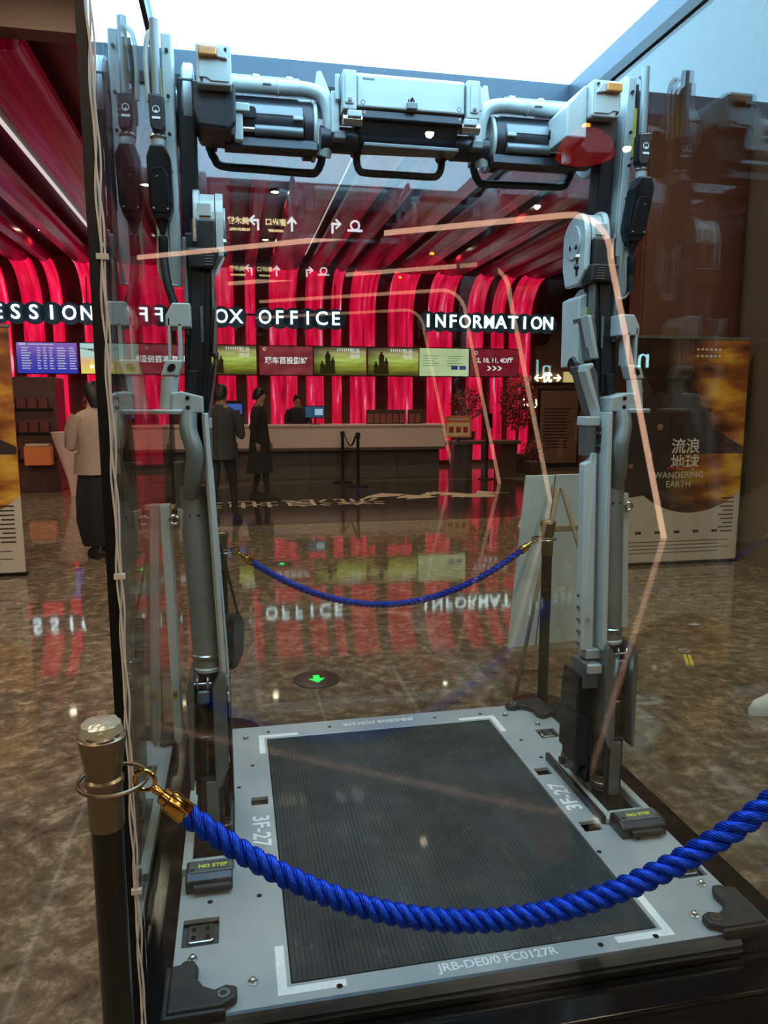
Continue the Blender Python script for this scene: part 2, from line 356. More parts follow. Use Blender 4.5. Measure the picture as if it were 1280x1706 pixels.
# red curtains of light that climb the back wall, bend over and run along the ceiling
BANDS = [(-4.98, -4.64), (-4.38, -3.96), (-3.79, -3.55), (-3.14, -2.7),
         (-2.2, -1.6), (-1.2, -0.85), (-0.33, 0.07), (0.32, 0.55), (0.85, 1.47), (1.68, 2.09), (2.28, 2.51), (2.71, 3.32), (3.63, 4.23), (4.59, 5.2),
         (5.58, 5.98), (6.2, 6.5), (6.66, 7.2)]
def curtain_profile():
    prof = [(17.50, 0.12), (17.50, 0.6), (17.50, 1.3), (17.50, 2.0), (17.50, 2.8), (17.50, 3.45)]
    for i in range(1, 9):
        a = PI/2*i/8; prof.append((17.50-0.95*(1-math.cos(a)), 3.45+0.95*math.sin(a)))
    return prof
for bi, (x0, x1) in enumerate(BANDS):
    t = thing('light_curtain', 'glowing red rippled light band climbing the back wall, %s from the left' % ('first second third fourth fifth sixth seventh eighth ninth tenth eleventh twelfth thirteenth fourteenth fifteenth sixteenth seventeenth eighteenth nineteenth twentieth twenty-first twenty-second'.split()[bi]), 'wall light', ((x0+x1)/2, 17.5, 0), 'red light bands on back wall')
    prof = curtain_profile(); n = max(4, int((x1-x0)/0.075))
    def sheet(prof, name, m, wide):
        mb = MB(); rows = []
        for thick in (0, 0.03):
            for (y, z) in prof:
                rows.append([mb.v((x0+(x1-x0)*i/n, y+thick+0.022*math.sin(i*2.1+bi), z+thick*0.6)) for i in range(n+1)])
        k = len(prof)
        for half in (0, k):
            for a in range(k-1):
                for i in range(n): mb.face([rows[half+a][i], rows[half+a][i+1], rows[half+a+1][i+1], rows[half+a+1][i]], True)
        for a in range(k-1):
            for i in (0, n): mb.face([rows[a][i], rows[a+1][i], rows[k+a+1][i], rows[k+a][i]])
        for a in (0, k-1):
            for i in range(n): mb.face([rows[a][i], rows[a][i+1], rows[k+a][i+1], rows[k+a][i]])
        return mb.build(name, m, t)
    sheet(prof, 'lit_curtain', M['curtain'], 0)
    # ceiling fin: shallow V section, glossy, its faint glow put into the material
    xm = (x0+x1)/2
    mb = MB(); mb.prism([(x0, 4.42), (x0+0.05, 4.36), (xm, 4.33), (x1-0.05, 4.36), (x1, 4.42), (x1, 4.5), (x0, 4.5)], 'y', 6.95, 16.54)
    mb.build('ceiling_fin', M['fin'], t)
# thin LED lines in the black gaps of the ceiling
for i, (a, b) in enumerate(zip(BANDS, BANDS[1:])):
    if i in (0, 3, 8, 11, 13, 14):
        xg = (a[1]+b[0])/2
        o = MB().box((xg-0.012, 7.1, 4.60), (xg+0.012, 16.2, 4.65)).build('ceiling_light_line', M['led'])
        tag(o, 'thin white light line in the black ceiling gap just right of the %s red fin' % 'first second third fourth fifth sixth seventh eighth ninth tenth eleventh twelfth thirteenth fourteenth fifteenth sixteenth seventeenth eighteenth nineteenth twentieth twenty-first'.split()[i], 'ceiling light', 'light lines between ceiling fins')
ORD = 'first second third fourth fifth sixth seventh eighth ninth tenth eleventh twelfth thirteenth fourteenth fifteenth sixteenth seventeenth eighteenth nineteenth twentieth twenty-first twenty-second'.split()
def downlight(x, y, z, near):
    t = thing('downlight', 'small round warm downlight set in the brown ceiling close to the glass case' if near else 'small round warm downlight among the red ceiling fins', 'downlight', (x, y, z), 'downlights near the case' if near else 'downlights among the fins')
    MB().lathe([(0.085, -0.012), (0.085, 0.0), (0.06, 0.01), (0.06, 0.0), (0.075, -0.012)], (x, y, z), n=20).build('trim_ring', M['black'], t)
    MB().lathe([(0.058, -0.013), (0.058, -0.004)], (x, y, z), n=20).build('lens', M['lamp'], t); return t
for i, (x, y) in enumerate(FAR_LIGHTS): downlight(x, y, FARZ+0.045, False)['label'] = 'warm downlight between red ceiling fins, %s row from the case, %s from the left' % (ORD[i//5], ORD[i % 5])
for i, (x, y) in enumerate(NEAR_LIGHTS): downlight(x, y, NEARZ, True)['label'] = 'warm downlight in the brown ceiling, %s row from the fins, %s from the left' % (ORD[i//4], ORD[i % 4])

# illuminated letters hung on the back wall
def sign(body, xa, xb, label, cat='sign'):
    t = thing('letter_sign', label, cat, ((xa+xb)/2, 17.1, 3.4))
    chars = [(i, c) for i, c in enumerate(body)]; n = len(body)
    for i, c in chars:
        if c == ' ': continue
        x = xa+(xb-xa)*i/(n-1)
        bk = MB().lathe([(0.235, 0), (0.235, 0.05)], (x, 17.12, 3.39), axis='y', n=24).build('backing_disc', M['halo'], t)
        text('letter', c, 0.42, M['letter'], bk, (x, 17.09, 3.39), (PI/2, 0, 0), 0.02, bold=0.003, sx=1.0 if c not in 'MWNO' else 0.88)
    MB().box((xa-0.1, 17.17, 3.44), (xb+0.1, 17.2, 3.48)).build('rail', M['black'], t)
    for x in (xa, xb): MB().box((x-0.01, 17.17, 3.48), (x+0.01, 17.19, 4.4)).build('hanger', M['black'], t)
sign('CONCESSION', -6.18, -3.0, 'white lit sign reading CONCESSION above the purple timetable screen')
sign('BOX OFFICE', -0.52, 2.33, 'white lit sign reading BOX OFFICE above the counter screens')
sign('INFORMATION', 4.5, 7.48, 'white lit sign reading INFORMATION above the pale green screen')

# ------------------------------------------------------------------ screens
def screen_mat(name, kind):
    m = bpy.data.materials.new(name); m.use_nodes = True; nt = m.node_tree; N = nt.nodes; L = nt.links
    N.remove(N['Principled BSDF']); tc = N.new('ShaderNodeTexCoord'); sp = N.new('ShaderNodeSeparateXYZ'); L.new(tc.outputs['Generated'], sp.inputs[0])
    em = N.new('ShaderNodeEmission'); em.inputs[1].default_value = 1.0
    def ramp(src, els):
        r = N.new('ShaderNodeValToRGB'); e = r.color_ramp.elements
        e[0].position, e[0].color = els[0][0], tuple(els[0][1])+(1,); e[1].position, e[1].color = els[-1][0], tuple(els[-1][1])+(1,)
        for p, c in els[1:-1]: q = e.new(p); q.color = tuple(c)+(1,)
        L.new(src, r.inputs['Fac']); return r.outputs['Color']
    def mix(f, a, b):
        x = N.new('ShaderNodeMixRGB'); L.new(f, x.inputs['Fac'])
        for i, v in ((1, a), (2, b)):
            if isinstance(v, tuple): x.inputs[i].default_value = v+(1,)
            else: L.new(v, x.inputs[i])
        return x.outputs[0]
    nz = N.new('ShaderNodeTexNoise'); L.new(tc.outputs['Generated'], nz.inputs['Vector']); nz.inputs['Detail'].default_value = 6
    if kind == 'table':
        out = ramp(sp.outputs['Z'], [(0, (0.03, 0.04, 0.38)), (0.5, (0.08, 0.06, 0.36)), (1, (0.24, 0.13, 0.45))])
    elif kind == 'bottle':
        out = ramp(sp.outputs['Z'], [(0, (0.75, 0.62, 0.10)), (0.42, (0.70, 0.42, 0.22)), (0.6, (0.45, 0.60, 0.55)), (1, (0.38, 0.62, 0.62))])
    elif kind == 'red':
        nz.inputs['Scale'].default_value = 3
        out = ramp(nz.outputs['Fac'], [(0.35, (0.20, 0.02, 0.03)), (0.7, (0.34, 0.06, 0.07))])
    elif kind == 'darkred':
        nz.inputs['Scale'].default_value = 3
        out = ramp(nz.outputs['Fac'], [(0.35, (0.19, 0.010, 0.022)), (0.7, (0.28, 0.02, 0.035))])
    elif kind == 'pale':
        nz.inputs['Scale'].default_value = 2
        out = ramp(nz.outputs['Fac'], [(0.3, (0.52, 0.62, 0.32)), (0.7, (0.68, 0.75, 0.45))])
    elif kind == 'film':
        nz.inputs['Scale'].default_value = 4; mp = N.new('ShaderNodeMapping'); mp.inputs['Scale'].default_value = (0.6, 1, 2.2); mp.inputs['Rotation'].default_value = (0, -0.4, 0)
        L.new(tc.outputs['Generated'], mp.inputs['Vector']); L.new(mp.outputs[0], nz.inputs['Vector'])
        sky = ramp(sp.outputs['Z'], [(0, (0.10, 0.06, 0.02)), (0.3, (0.42, 0.42, 0.05)), (0.55, (0.75, 0.85, 0.20)), (0.8, (0.62, 0.50, 0.22)), (1, (0.12, 0.06, 0.04))])
        cl = ramp(nz.outputs['Fac'], [(0.35, (0.45, 0.45, 0.45)), (0.65, (1, 1, 1))])
        mm = N.new('ShaderNodeMixRGB'); mm.blend_type = 'MULTIPLY'; mm.inputs[0].default_value = 0.8; L.new(sky, mm.inputs[1]); L.new(cl, mm.inputs[2])
        left = ramp(sp.outputs['X'], [(0.0, (0.35, 0.35, 0.35)), (0.45, (1, 1, 1))])
        m2 = N.new('ShaderNodeMixRGB'); m2.blend_type = 'MULTIPLY'; m2.inputs[0].default_value = 1; L.new(mm.outputs[0], m2.inputs[1]); L.new(left, m2.inputs[2]); out = m2.outputs[0]
    L.new(out, em.inputs[0]); L.new(em.outputs[0], N['Material Output'].inputs[0]); return m
SM = {k: screen_mat('screen_'+k, k) for k in ('table', 'bottle', 'red', 'film', 'pale', 'darkred')}
P_WHITE = emit('screen_white', (1, 1, 1), 0.95); P_DIM = emit('screen_grey', (0.55, 0.55, 0.75), 0.8); P_DARK = emit('screen_dark', (0.05, 0.03, 0.01), 0.6)
P_YEL = emit('screen_yellow', (0.85, 0.75, 0.10), 0.9); P_TXT = emit('screen_text_green', (0.16, 0.22, 0.12), 0.8); P_BLUE = emit('screen_blue', (0.03, 0.06, 0.25), 0.8)
SX = [-4.44, -3.18, -1.93, -0.68, 0.58, 1.80, 3.04, 4.26, 5.50]
SK = ['table', 'bottle', 'red', 'film', 'red', 'film', 'film', 'pale', 'darkred']
SL = ['wide screen with a purple timetable of white rows, left of the glass case', 'screen showing two yellow bottles under a bare branch', 'brownish red screen with white characters seen through the side glass',
      'yellow-green film screen just right of the left machine leg', 'dull red screen with slanted white characters under BOX OFFICE', 'film screen with a dark figure, right beside the dull red screen',
      'film screen with a dark figure, left beside the pale green screen', 'pale green notice screen with small text under INFORMATION', 'dark red screen reading 2, 10, 11, 4D with arrows']
for i, x0 in enumerate(SX):
    z0, z1 = 2.115, 2.79; w = 1.225; Y = 17.0
    t = thing('wall_screen', SL[i], 'screen', (x0+w/2, Y, z0))
    MB().box((x0, Y, z0), (x0+w, Y+0.06, z1)).build('bezel', M['black'], t, bevel=0.004)
    MB().box((x0+0.015, Y-0.004, z0+0.02), (x0+w-0.015, Y, z1-0.02)).build('display', SM[SK[i]], t)
    yy = Y-0.006; R = (PI/2, 0, 0)
    MB().box((x0+w/2-0.02, Y+0.06, z0+0.3), (x0+w/2+0.02, 17.5, z0+0.36)).build('wall_bracket', M['black'], t)
    if SK[i] == 'table':
        mb = MB(); random.seed(3)
        for r in range(9):
            for (c, ww) in ((0.08, 0.2), (0.36, 0.08), (0.47, 0.08), (0.58, 0.09), (0.72, 0.18), (0.94, 0.14)):
                zz = z1-0.14-r*0.053; k = ww*random.uniform(0.6, 1)
                mb.box((x0+c*1.1+0.02, yy, zz), (x0+c*1.1+0.02+k, yy+0.002, zz+0.022))
        mb.box((x0+0.06, yy, z1-0.075), (x0+0.2, yy+0.002, z1-0.03)); mb.box((x0+0.25, yy, z1-0.065), (x0+0.75, yy+0.002, z1-0.045))
        o = mb.build('timetable_rows', P_DIM, t); o['kind'] = 'stuff'
    elif SK[i] == 'bottle':
        for bx, h in ((0.24, 0.24), (0.62, 0.28)):
            MB().prism([(x0+bx-0.055, z0+0.08), (x0+bx+0.055, z0+0.08), (x0+bx+0.055, z0+0.04+h*0.7), (x0+bx+0.02, z0+0.06+h*0.85), (x0+bx+0.02, z0+0.08+h), (x0+bx-0.02, z0+0.08+h), (x0+bx-0.02, z0+0.06+h*0.85), (x0+bx-0.055, z0+0.04+h*0.7)], 'y', yy, yy+0.002).build('bottle_picture', P_YEL, t)
            MB().box((x0+bx-0.04, yy-0.002, z0+0.13), (x0+bx+0.04, yy, z0+0.2)).build('bottle_label', P_WHITE, t)
        mb = MB()
        for a in range(5): mb.tube([(x0+0.02+a*0.05, yy-0.002, z1-0.12-a*0.015), (x0+0.25+a*0.07, yy-0.002, z1-0.16+a*0.02), (x0+0.42+a*0.1, yy-0.002, z1-0.26+a*0.03)], 0.006, 4)
        mb.build('branch_picture', P_DARK, t)
    elif SK[i] == 'red':
        text('caption', '现车百投影好' if i == 4 else '自助取票', 0.16, P_WHITE, t, (x0+w/2, yy, z0+0.33), R, 0.001, bold=0.004)
        MB().torus((x0+0.13, yy, z1-0.09), 0.03, 0.006, 'y', 16, 4).build('corner_mark', P_WHITE, t)
    elif SK[i] == 'film':
        text('caption', '流浪\n地球', 0.12, P_WHITE, t, (x0+0.95, yy, z1-0.17), R, 0.001)
        mb = MB(); random.seed(5+i)
        for (fx, fh, fw) in ((0.20, 0.30, 0.06), (0.33, 0.52, 0.075), (0.44, 0.38, 0.06), (0.28, 0.22, 0.07)):
            bx = x0+fx; zb = z0+0.05; zt = zb+fh
            mb.prism([(bx-fw, zb), (bx+fw, zb), (bx+fw*0.8, zb+fh*0.45), (bx+fw*0.85, zt-0.09), (bx+fw*0.3, zt-0.06), (bx+fw*0.42, zt-0.03), (bx, zt), (bx-fw*0.42, zt-0.03), (bx-fw*0.3, zt-0.06), (bx-fw*0.8, zt-0.09), (bx-fw*0.75, zb+fh*0.4)], 'y', yy, yy+0.002)
        mb.build('dark_figure', P_DARK, t)
        mb = MB()
        for k in range(7): mb.box((x0+0.55+k*0.05, yy, z1-0.1-0.01), (x0+0.57+k*0.05, yy+0.002, z1-0.05))
        o = mb.build('small_credits', P_WHITE, t); o['kind'] = 'stuff'
    elif SK[i] == 'pale':
        mb = MB()
        for r in range(5):
            for c in (0.1, 0.68): mb.box((x0+c, yy, z1-0.2-r*0.055), (x0+c+0.38-0.05*(r % 3), yy+0.002, z1-0.188-r*0.055))
        o = mb.build('notice_lines', P_TXT, t); o['kind'] = 'stuff'
        for c in (0.78, 0.98): MB().box((x0+c, yy, z0+0.17), (x0+c+0.16, yy+0.002, z0+0.26)).build('picture_tile', P_BLUE, t)
    else:
        text('caption', '2, 10, 11, 4D厅', 0.145, P_WHITE, t, (x0+0.62, yy, z0+0.39), R, 0.001, bold=0.004)
        for k in range(3):
            a = x0+0.42+k*0.13; b = z0+0.21
            MB().prism([(a, b+0.055), (a+0.05, b+0.055), (a+0.12, b), (a+0.05, b-0.055), (a, b-0.055), (a+0.07, b)], 'y', yy, yy+0.002).build('arrow', P_WHITE, t)
        MB().torus((x0+0.15, yy, z1-0.11), 0.035, 0.006, 'y', 16, 4).build('corner_mark', P_WHITE, t)

# ------------------------------------------------------------------ glass case
GL, GR, GF, GB, BZ, GT = -0.226, 1.365, 1.44, 2.985, 0.15, 2.71
case = thing('display_case', 'tall glass display case with black frame and bright ceiling panel around the machine', 'display case', (CX, 2.2, 0))
MB().box((-0.30, 1.36, 0), (1.43, 3.05, BZ-0.015)).build('plinth', M['black'], case, bevel=0.006)
mb = MB(); mb.box((-0.30, 1.36, BZ-0.015), (1.43, 3.05, BZ)); mb.build('plinth_top', M['black_gloss'], case, bevel=0.003)
for n, a, b in (('glass_pane', (GL-0.008, GF+0.012, BZ), (GL, GB-0.012, GT)), ('glass_pane', (GR, GF+0.012, BZ), (GR+0.008, GB-0.012, GT)),
                ('glass_pane', (GL-0.006, GB, BZ), (GR+0.006, GB+0.008, GT)), ('glass_pane', (GL+0.016, GF, BZ), (GR+0.006, GF+0.008, GT))):
    MB().box(a, b).build(n, M['glass'], case)
MB().box((GL-0.018, GF-0.004, BZ), (GL+0.002, GF+0.012, GT+0.10)).build('corner_post', M['black'], case, bevel=0.002)
MB().box((GR+0.008, GF-0.004, BZ), (GR+0.024, GF+0.012, GT+0.10)).build('corner_post', M['black'], case, bevel=0.002)
# light box on top: fascia, dark rail, diffuser
for a, b in (((GL-0.02, GF-0.01), (GL+0.002, GB+0.02)), ((GR-0.002, GF-0.01), (GR+0.02, GB+0.02)), ((GL, GB-0.002), (GR, GB+0.02)), ((GL, GF-0.01), (GR, GF+0.004))):
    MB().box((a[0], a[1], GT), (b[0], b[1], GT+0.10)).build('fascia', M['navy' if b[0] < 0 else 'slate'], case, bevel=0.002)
for a, b in (((GL-0.02, GF-0.01), (GL+0.008, GB+0.02)), ((GR-0.008, GF-0.01), (GR+0.02, GB+0.02)), ((GL, GB-0.008), (GR, GB+0.02)), ((GL, GF-0.01), (GR, GF+0.01))):
    MB().box((a[0], a[1], GT-0.04), (b[0], b[1], GT)).build('top_rail', M['black'], case, bevel=0.002)
MB().box((GL, GF, GT+0.085), (GR, GB, GT+0.09)).build('light_panel', panel_light('lightbox_diffuser', CX+0.05, 1.95, 2.3, 2.6, 8.0), case)
MB().box((GL-0.02, GF-0.01, GT+0.10), (GR+0.02, GB+0.02, GT+0.20)).build('light_box', M['black'], case, bevel=0.004)
# white wires taped along the front left post
wr = thing('wire_bundle', 'loose white wires running down the front left black post', 'cable', (GL+0.01, GF-0.01, BZ))
for k in range(3):
    random.seed(20+k); pts = []
    for i in range(60):
        z = BZ+0.01+(GT+0.05-BZ)*i/59
        pts.append((GL+0.006+0.0045*math.sin(i*0.55+k*2.1)+0.0015*math.sin(i*1.7+k), GF-0.008+0.003*math.cos(i*0.55+k*2.1), z))
    MB().tube(smoothpath(pts, 3), 0.0019, 6).build('wire', M['cable'], wr)
for z in (0.55, 1.2, 1.78, 2.25): MB().box((GL-0.004, GF-0.0135, z), (GL+0.016, GF-0.004, z+0.010)).build('tape', M['cable'], wr)

# ------------------------------------------------------------------ platform
PX0, PX1, PY0, PY1, PZ = -0.18, 1.292, 1.48, 2.93, 0.205
plat = thing('machine_platform', 'light grey metal base platform with dark ribbed mat inside the glass case', 'platform', (CX, 2.2, BZ))
def chamfer(x0, y0, x1, y1, c): return [(x0+c, y0), (x1-c, y0), (x1, y0+c), (x1, y1-c), (x1-c, y1), (x0+c, y1), (x0, y1-c), (x0, y0+c)]
# deck built from strips round the mat so that slots and pockets are real openings
deck = MB()
MX0, MX1, MY0, MY1 = 0.092, 1.02, 1.535, 2.812
holes = [(0.02, 2.325, 0.075, 2.375), (0.03, 1.975, 0.085, 2.03), (1.037, 2.325, 1.092, 2.375), (1.04, 1.965, 1.10, 2.02)]   # dark rectangular slots
pockets = [(-0.165, 1.70, -0.075, 1.80), (1.19, 1.70, 1.28, 1.80), (1.17, 2.60, 1.25, 2.68), (-0.14, 2.60, -0.06, 2.68)]
footslot = [(-0.155, 2.04, -0.035, 2.40), (1.147, 2.04, 1.267, 2.40)]
cut = holes+pockets+footslot+[(MX0, MY0, MX1, MY1)]
xs = sorted({PX0, PX1}|{v for c in cut for v in (c[0], c[2])}); ys = sorted({PY0, PY1}|{v for c in cut for v in (c[1], c[3])})
grid = {}
def gv(i, j, z):
    k = (i, j, z)
    if k not in grid: grid[k] = deck.v((xs[i], ys[j], z))
    return grid[k]
def solid(i, j):
    if i < 0 or j < 0 or i >= len(xs)-1 or j >= len(ys)-1: return False
    x, y = (xs[i]+xs[i+1])/2, (ys[j]+ys[j+1])/2
    return not any(c[0] < x < c[2] and c[1] < y < c[3] for c in cut)
DZ = PZ-0.014
for i in range(len(xs)-1):
    for j in range(len(ys)-1):
        if not solid(i, j): continue
        deck.face([gv(i, j, PZ), gv(i+1, j, PZ), gv(i+1, j+1, PZ), gv(i, j+1, PZ)]); deck.face([gv(i, j, DZ), gv(i, j+1, DZ), gv(i+1, j+1, DZ), gv(i+1, j, DZ)])
        for di, dj, a, b in ((-1, 0, (i, j), (i, j+1)), (1, 0, (i+1, j), (i+1, j+1)), (0, -1, (i, j), (i+1, j)), (0, 1, (i, j+1), (i+1, j+1))):
            if not solid(i+di, j+dj): deck.face([gv(*a, PZ), gv(*b, PZ), gv(*b, DZ), gv(*a, DZ)])
deck.build('deck_plate', M['plate'], plat, bevel=0.0015, seg=1)
MB().box((PX0+0.01, PY0+0.01, BZ), (PX1-0.01, PY1-0.01, DZ-0.012)).build('underframe', M['dark'], plat)
MB().prism([(PY0-0.022, BZ+0.004), (PY0, BZ+0.004), (PY0, PZ), (PY0-0.006, PZ-0.003), (PY0-0.022, PZ-0.02)], 'x', PX0+0.07, PX1-0.08).build('front_edge', M['dark'], plat)
MB().box((PX0+0.07, PY0-0.026, BZ+0.02), (PX1-0.08, PY0-0.022, BZ+0.024)).build('edge_strip', M['steel'], plat)
# mat with real ribs
mb = MB(); n = 76; pts = []
for i in range(n):
    a = MX0+0.003+(MX1-MX0-0.006)*i/n; w = (MX1-MX0-0.006)/n
    gd = 0.0014+0.0012*math.sin(i*0.9)*math.sin(i*0.23); pts += [(a, PZ-0.001-gd), (a+w*0.10, PZ-0.001), (a+w*0.93, PZ-0.001), (a+w*0.99, PZ-0.001-gd)]
pts += [(MX1-0.003, DZ-0.006), (MX0+0.003, DZ-0.006)]
mb.prism(pts, 'y', MY0+0.004, MY1-0.004).build('ribbed_mat', M['mat'], plat, edge=False)
# white corner marks
for sx, sy, x, y in ((1, 1, MX0, MY0), (-1, 1, MX1, MY0), (1, -1, MX0, MY1), (-1, -1, MX1, MY1)):
    g = 0.010; L_ = 0.135; w = 0.022; a, b = x-sx*g, y-sy*g
    MB().prism([(a, b), (a+sx*L_, b), (a+sx*L_, b-sy*w), (a-sx*w, b-sy*w), (a-sx*w, b+sy*L_), (a, b+sy*L_)], 'z', PZ, PZ+0.0006).build('corner_mark', M['white_print'], plat)
text('stencil_text', 'JRB-DE0/0 FC0127R', 0.036, M['white_print'], plat, (CX+0.03, PY0+0.030, PZ+0.0008), (0, 0, 0), 0.0004, bold=0.0008)
text('stencil_text', 'JRB-DE0/0 FC0127R', 0.036, M['white_print'], plat, (CX, PY1-0.05, PZ+0.0008), (0, 0, PI), 0.0004, bold=0.0008)
text('stencil_text', '3F-27', 0.075, M['white_print'], plat, (0.045, 2.17, PZ+0.0008), (0, 0, -PI/2), 0.0004, bold=0.0015)
text('stencil_text', '3F-27', 0.075, M['white_print'], plat, (1.068, 2.17, PZ+0.0008), (0, 0, PI/2), 0.0004, bold=0.0015)
# bolt holes and studs
for x, y in ((-0.1, 1.86), (0.03, 1.86), (0.2, 1.505), (0.85, 1.507), (1.0, 1.507), (1.03, 1.86), (1.18, 1.9), (1.24, 1.93), (0.1, 2.87), (0.35, 2.87), (0.8, 2.87), (1.0, 2.87), (1.1, 2.45), (1.08, 2.6), (-0.02, 2.45), (0.03, 2.6)):
    MB().lathe([(0.0075, 0), (0.0075, 0.0006)], (x, y, PZ), n=12).build('bolt_hole', M['black'], plat)
for x, y in ((-0.135, 1.655), (0.005, 1.555), (1.14, 1.555), (1.235, 1.665), (1.2, 2.72), (1.1, 2.83), (0.01, 2.83)):
    o = MB().lathe([(0.012, 0), (0.012, 0.003), (0.006, 0.004), (0.006, 0.012), (0.003, 0.014)], (x, y, PZ), n=14).build('stud', M['steel'], plat)
# black corner guards with lobes
def guard(sx, sy, x, y, k=1.0):
    P = [(0, 0), (0.115, 0), (0.15, 0.02), (0.15, 0.05), (0.125, 0.06), (0.10, 0.05), (0.075, 0.065), (0.06, 0.09), (0.062, 0.125), (0.05, 0.15), (0.025, 0.15), (0.02, 0.14), (0, 0.138)]
    pts = [(x+sx*a*k, y+sy*b*k) for a, b in P]
    o = MB().prism(pts, 'z', PZ, PZ+0.022*k).build('corner_guard', M['rubber'], plat, bevel=0.006, seg=3)
    mb = MB(); mb.prism([(x-sx*0.012, y-sy*0.012), (x+sx*0.125*k, y-sy*0.012), (x+sx*0.125*k, y), (x, y), (x, y+sy*0.14*k), (x-sx*0.012, y+sy*0.14*k)], 'z', BZ, PZ+0.018*k)
    mb.build('guard_skirt', M['rubber'], plat, bevel=0.005)
    MB().lathe([(0.014, 0.02*k), (0.014, 0.0235*k), (0.008, 0.0235*k), (0.008, 0.021*k), (0.001, 0.021*k)], (x+sx*0.12*k, y+sy*0.032*k, PZ), n=16).build('guard_bolt', M['steel'], plat)
guard(1, 1, PX0, PY0); guard(-1, 1, PX1, PY0); guard(1, -1, PX0, PY1, 0.8); guard(-1, -1, PX1, PY1, 1.1)
# latch pockets
for (x0, y0, x1, y1) in pockets:
    MB().box((x0, y0, DZ-0.012), (x1, y1, DZ-0.008)).build('pocket_floor', M['grey'], plat)
    p = MB().prism(rrect(x0+0.012, y0+0.018, x1-0.012, y1-0.018, 0.01), 'z', DZ-0.008, PZ-0.004).build('latch', M['steel'], plat, bevel=0.003)
    for dx in (0.028, 0.062): 
        for dy in (0.035, 0.065): MB().lathe([(0.006, 0), (0.006, 0.002)], (x0+dx, y0+dy, PZ-0.004), n=10).build('latch_hole', M['black'], p)
for (x0, y0, x1, y1) in holes: MB().box((x0, y0, DZ-0.014), (x1, y1, DZ-0.012)).build('slot_floor', M['black'], plat)

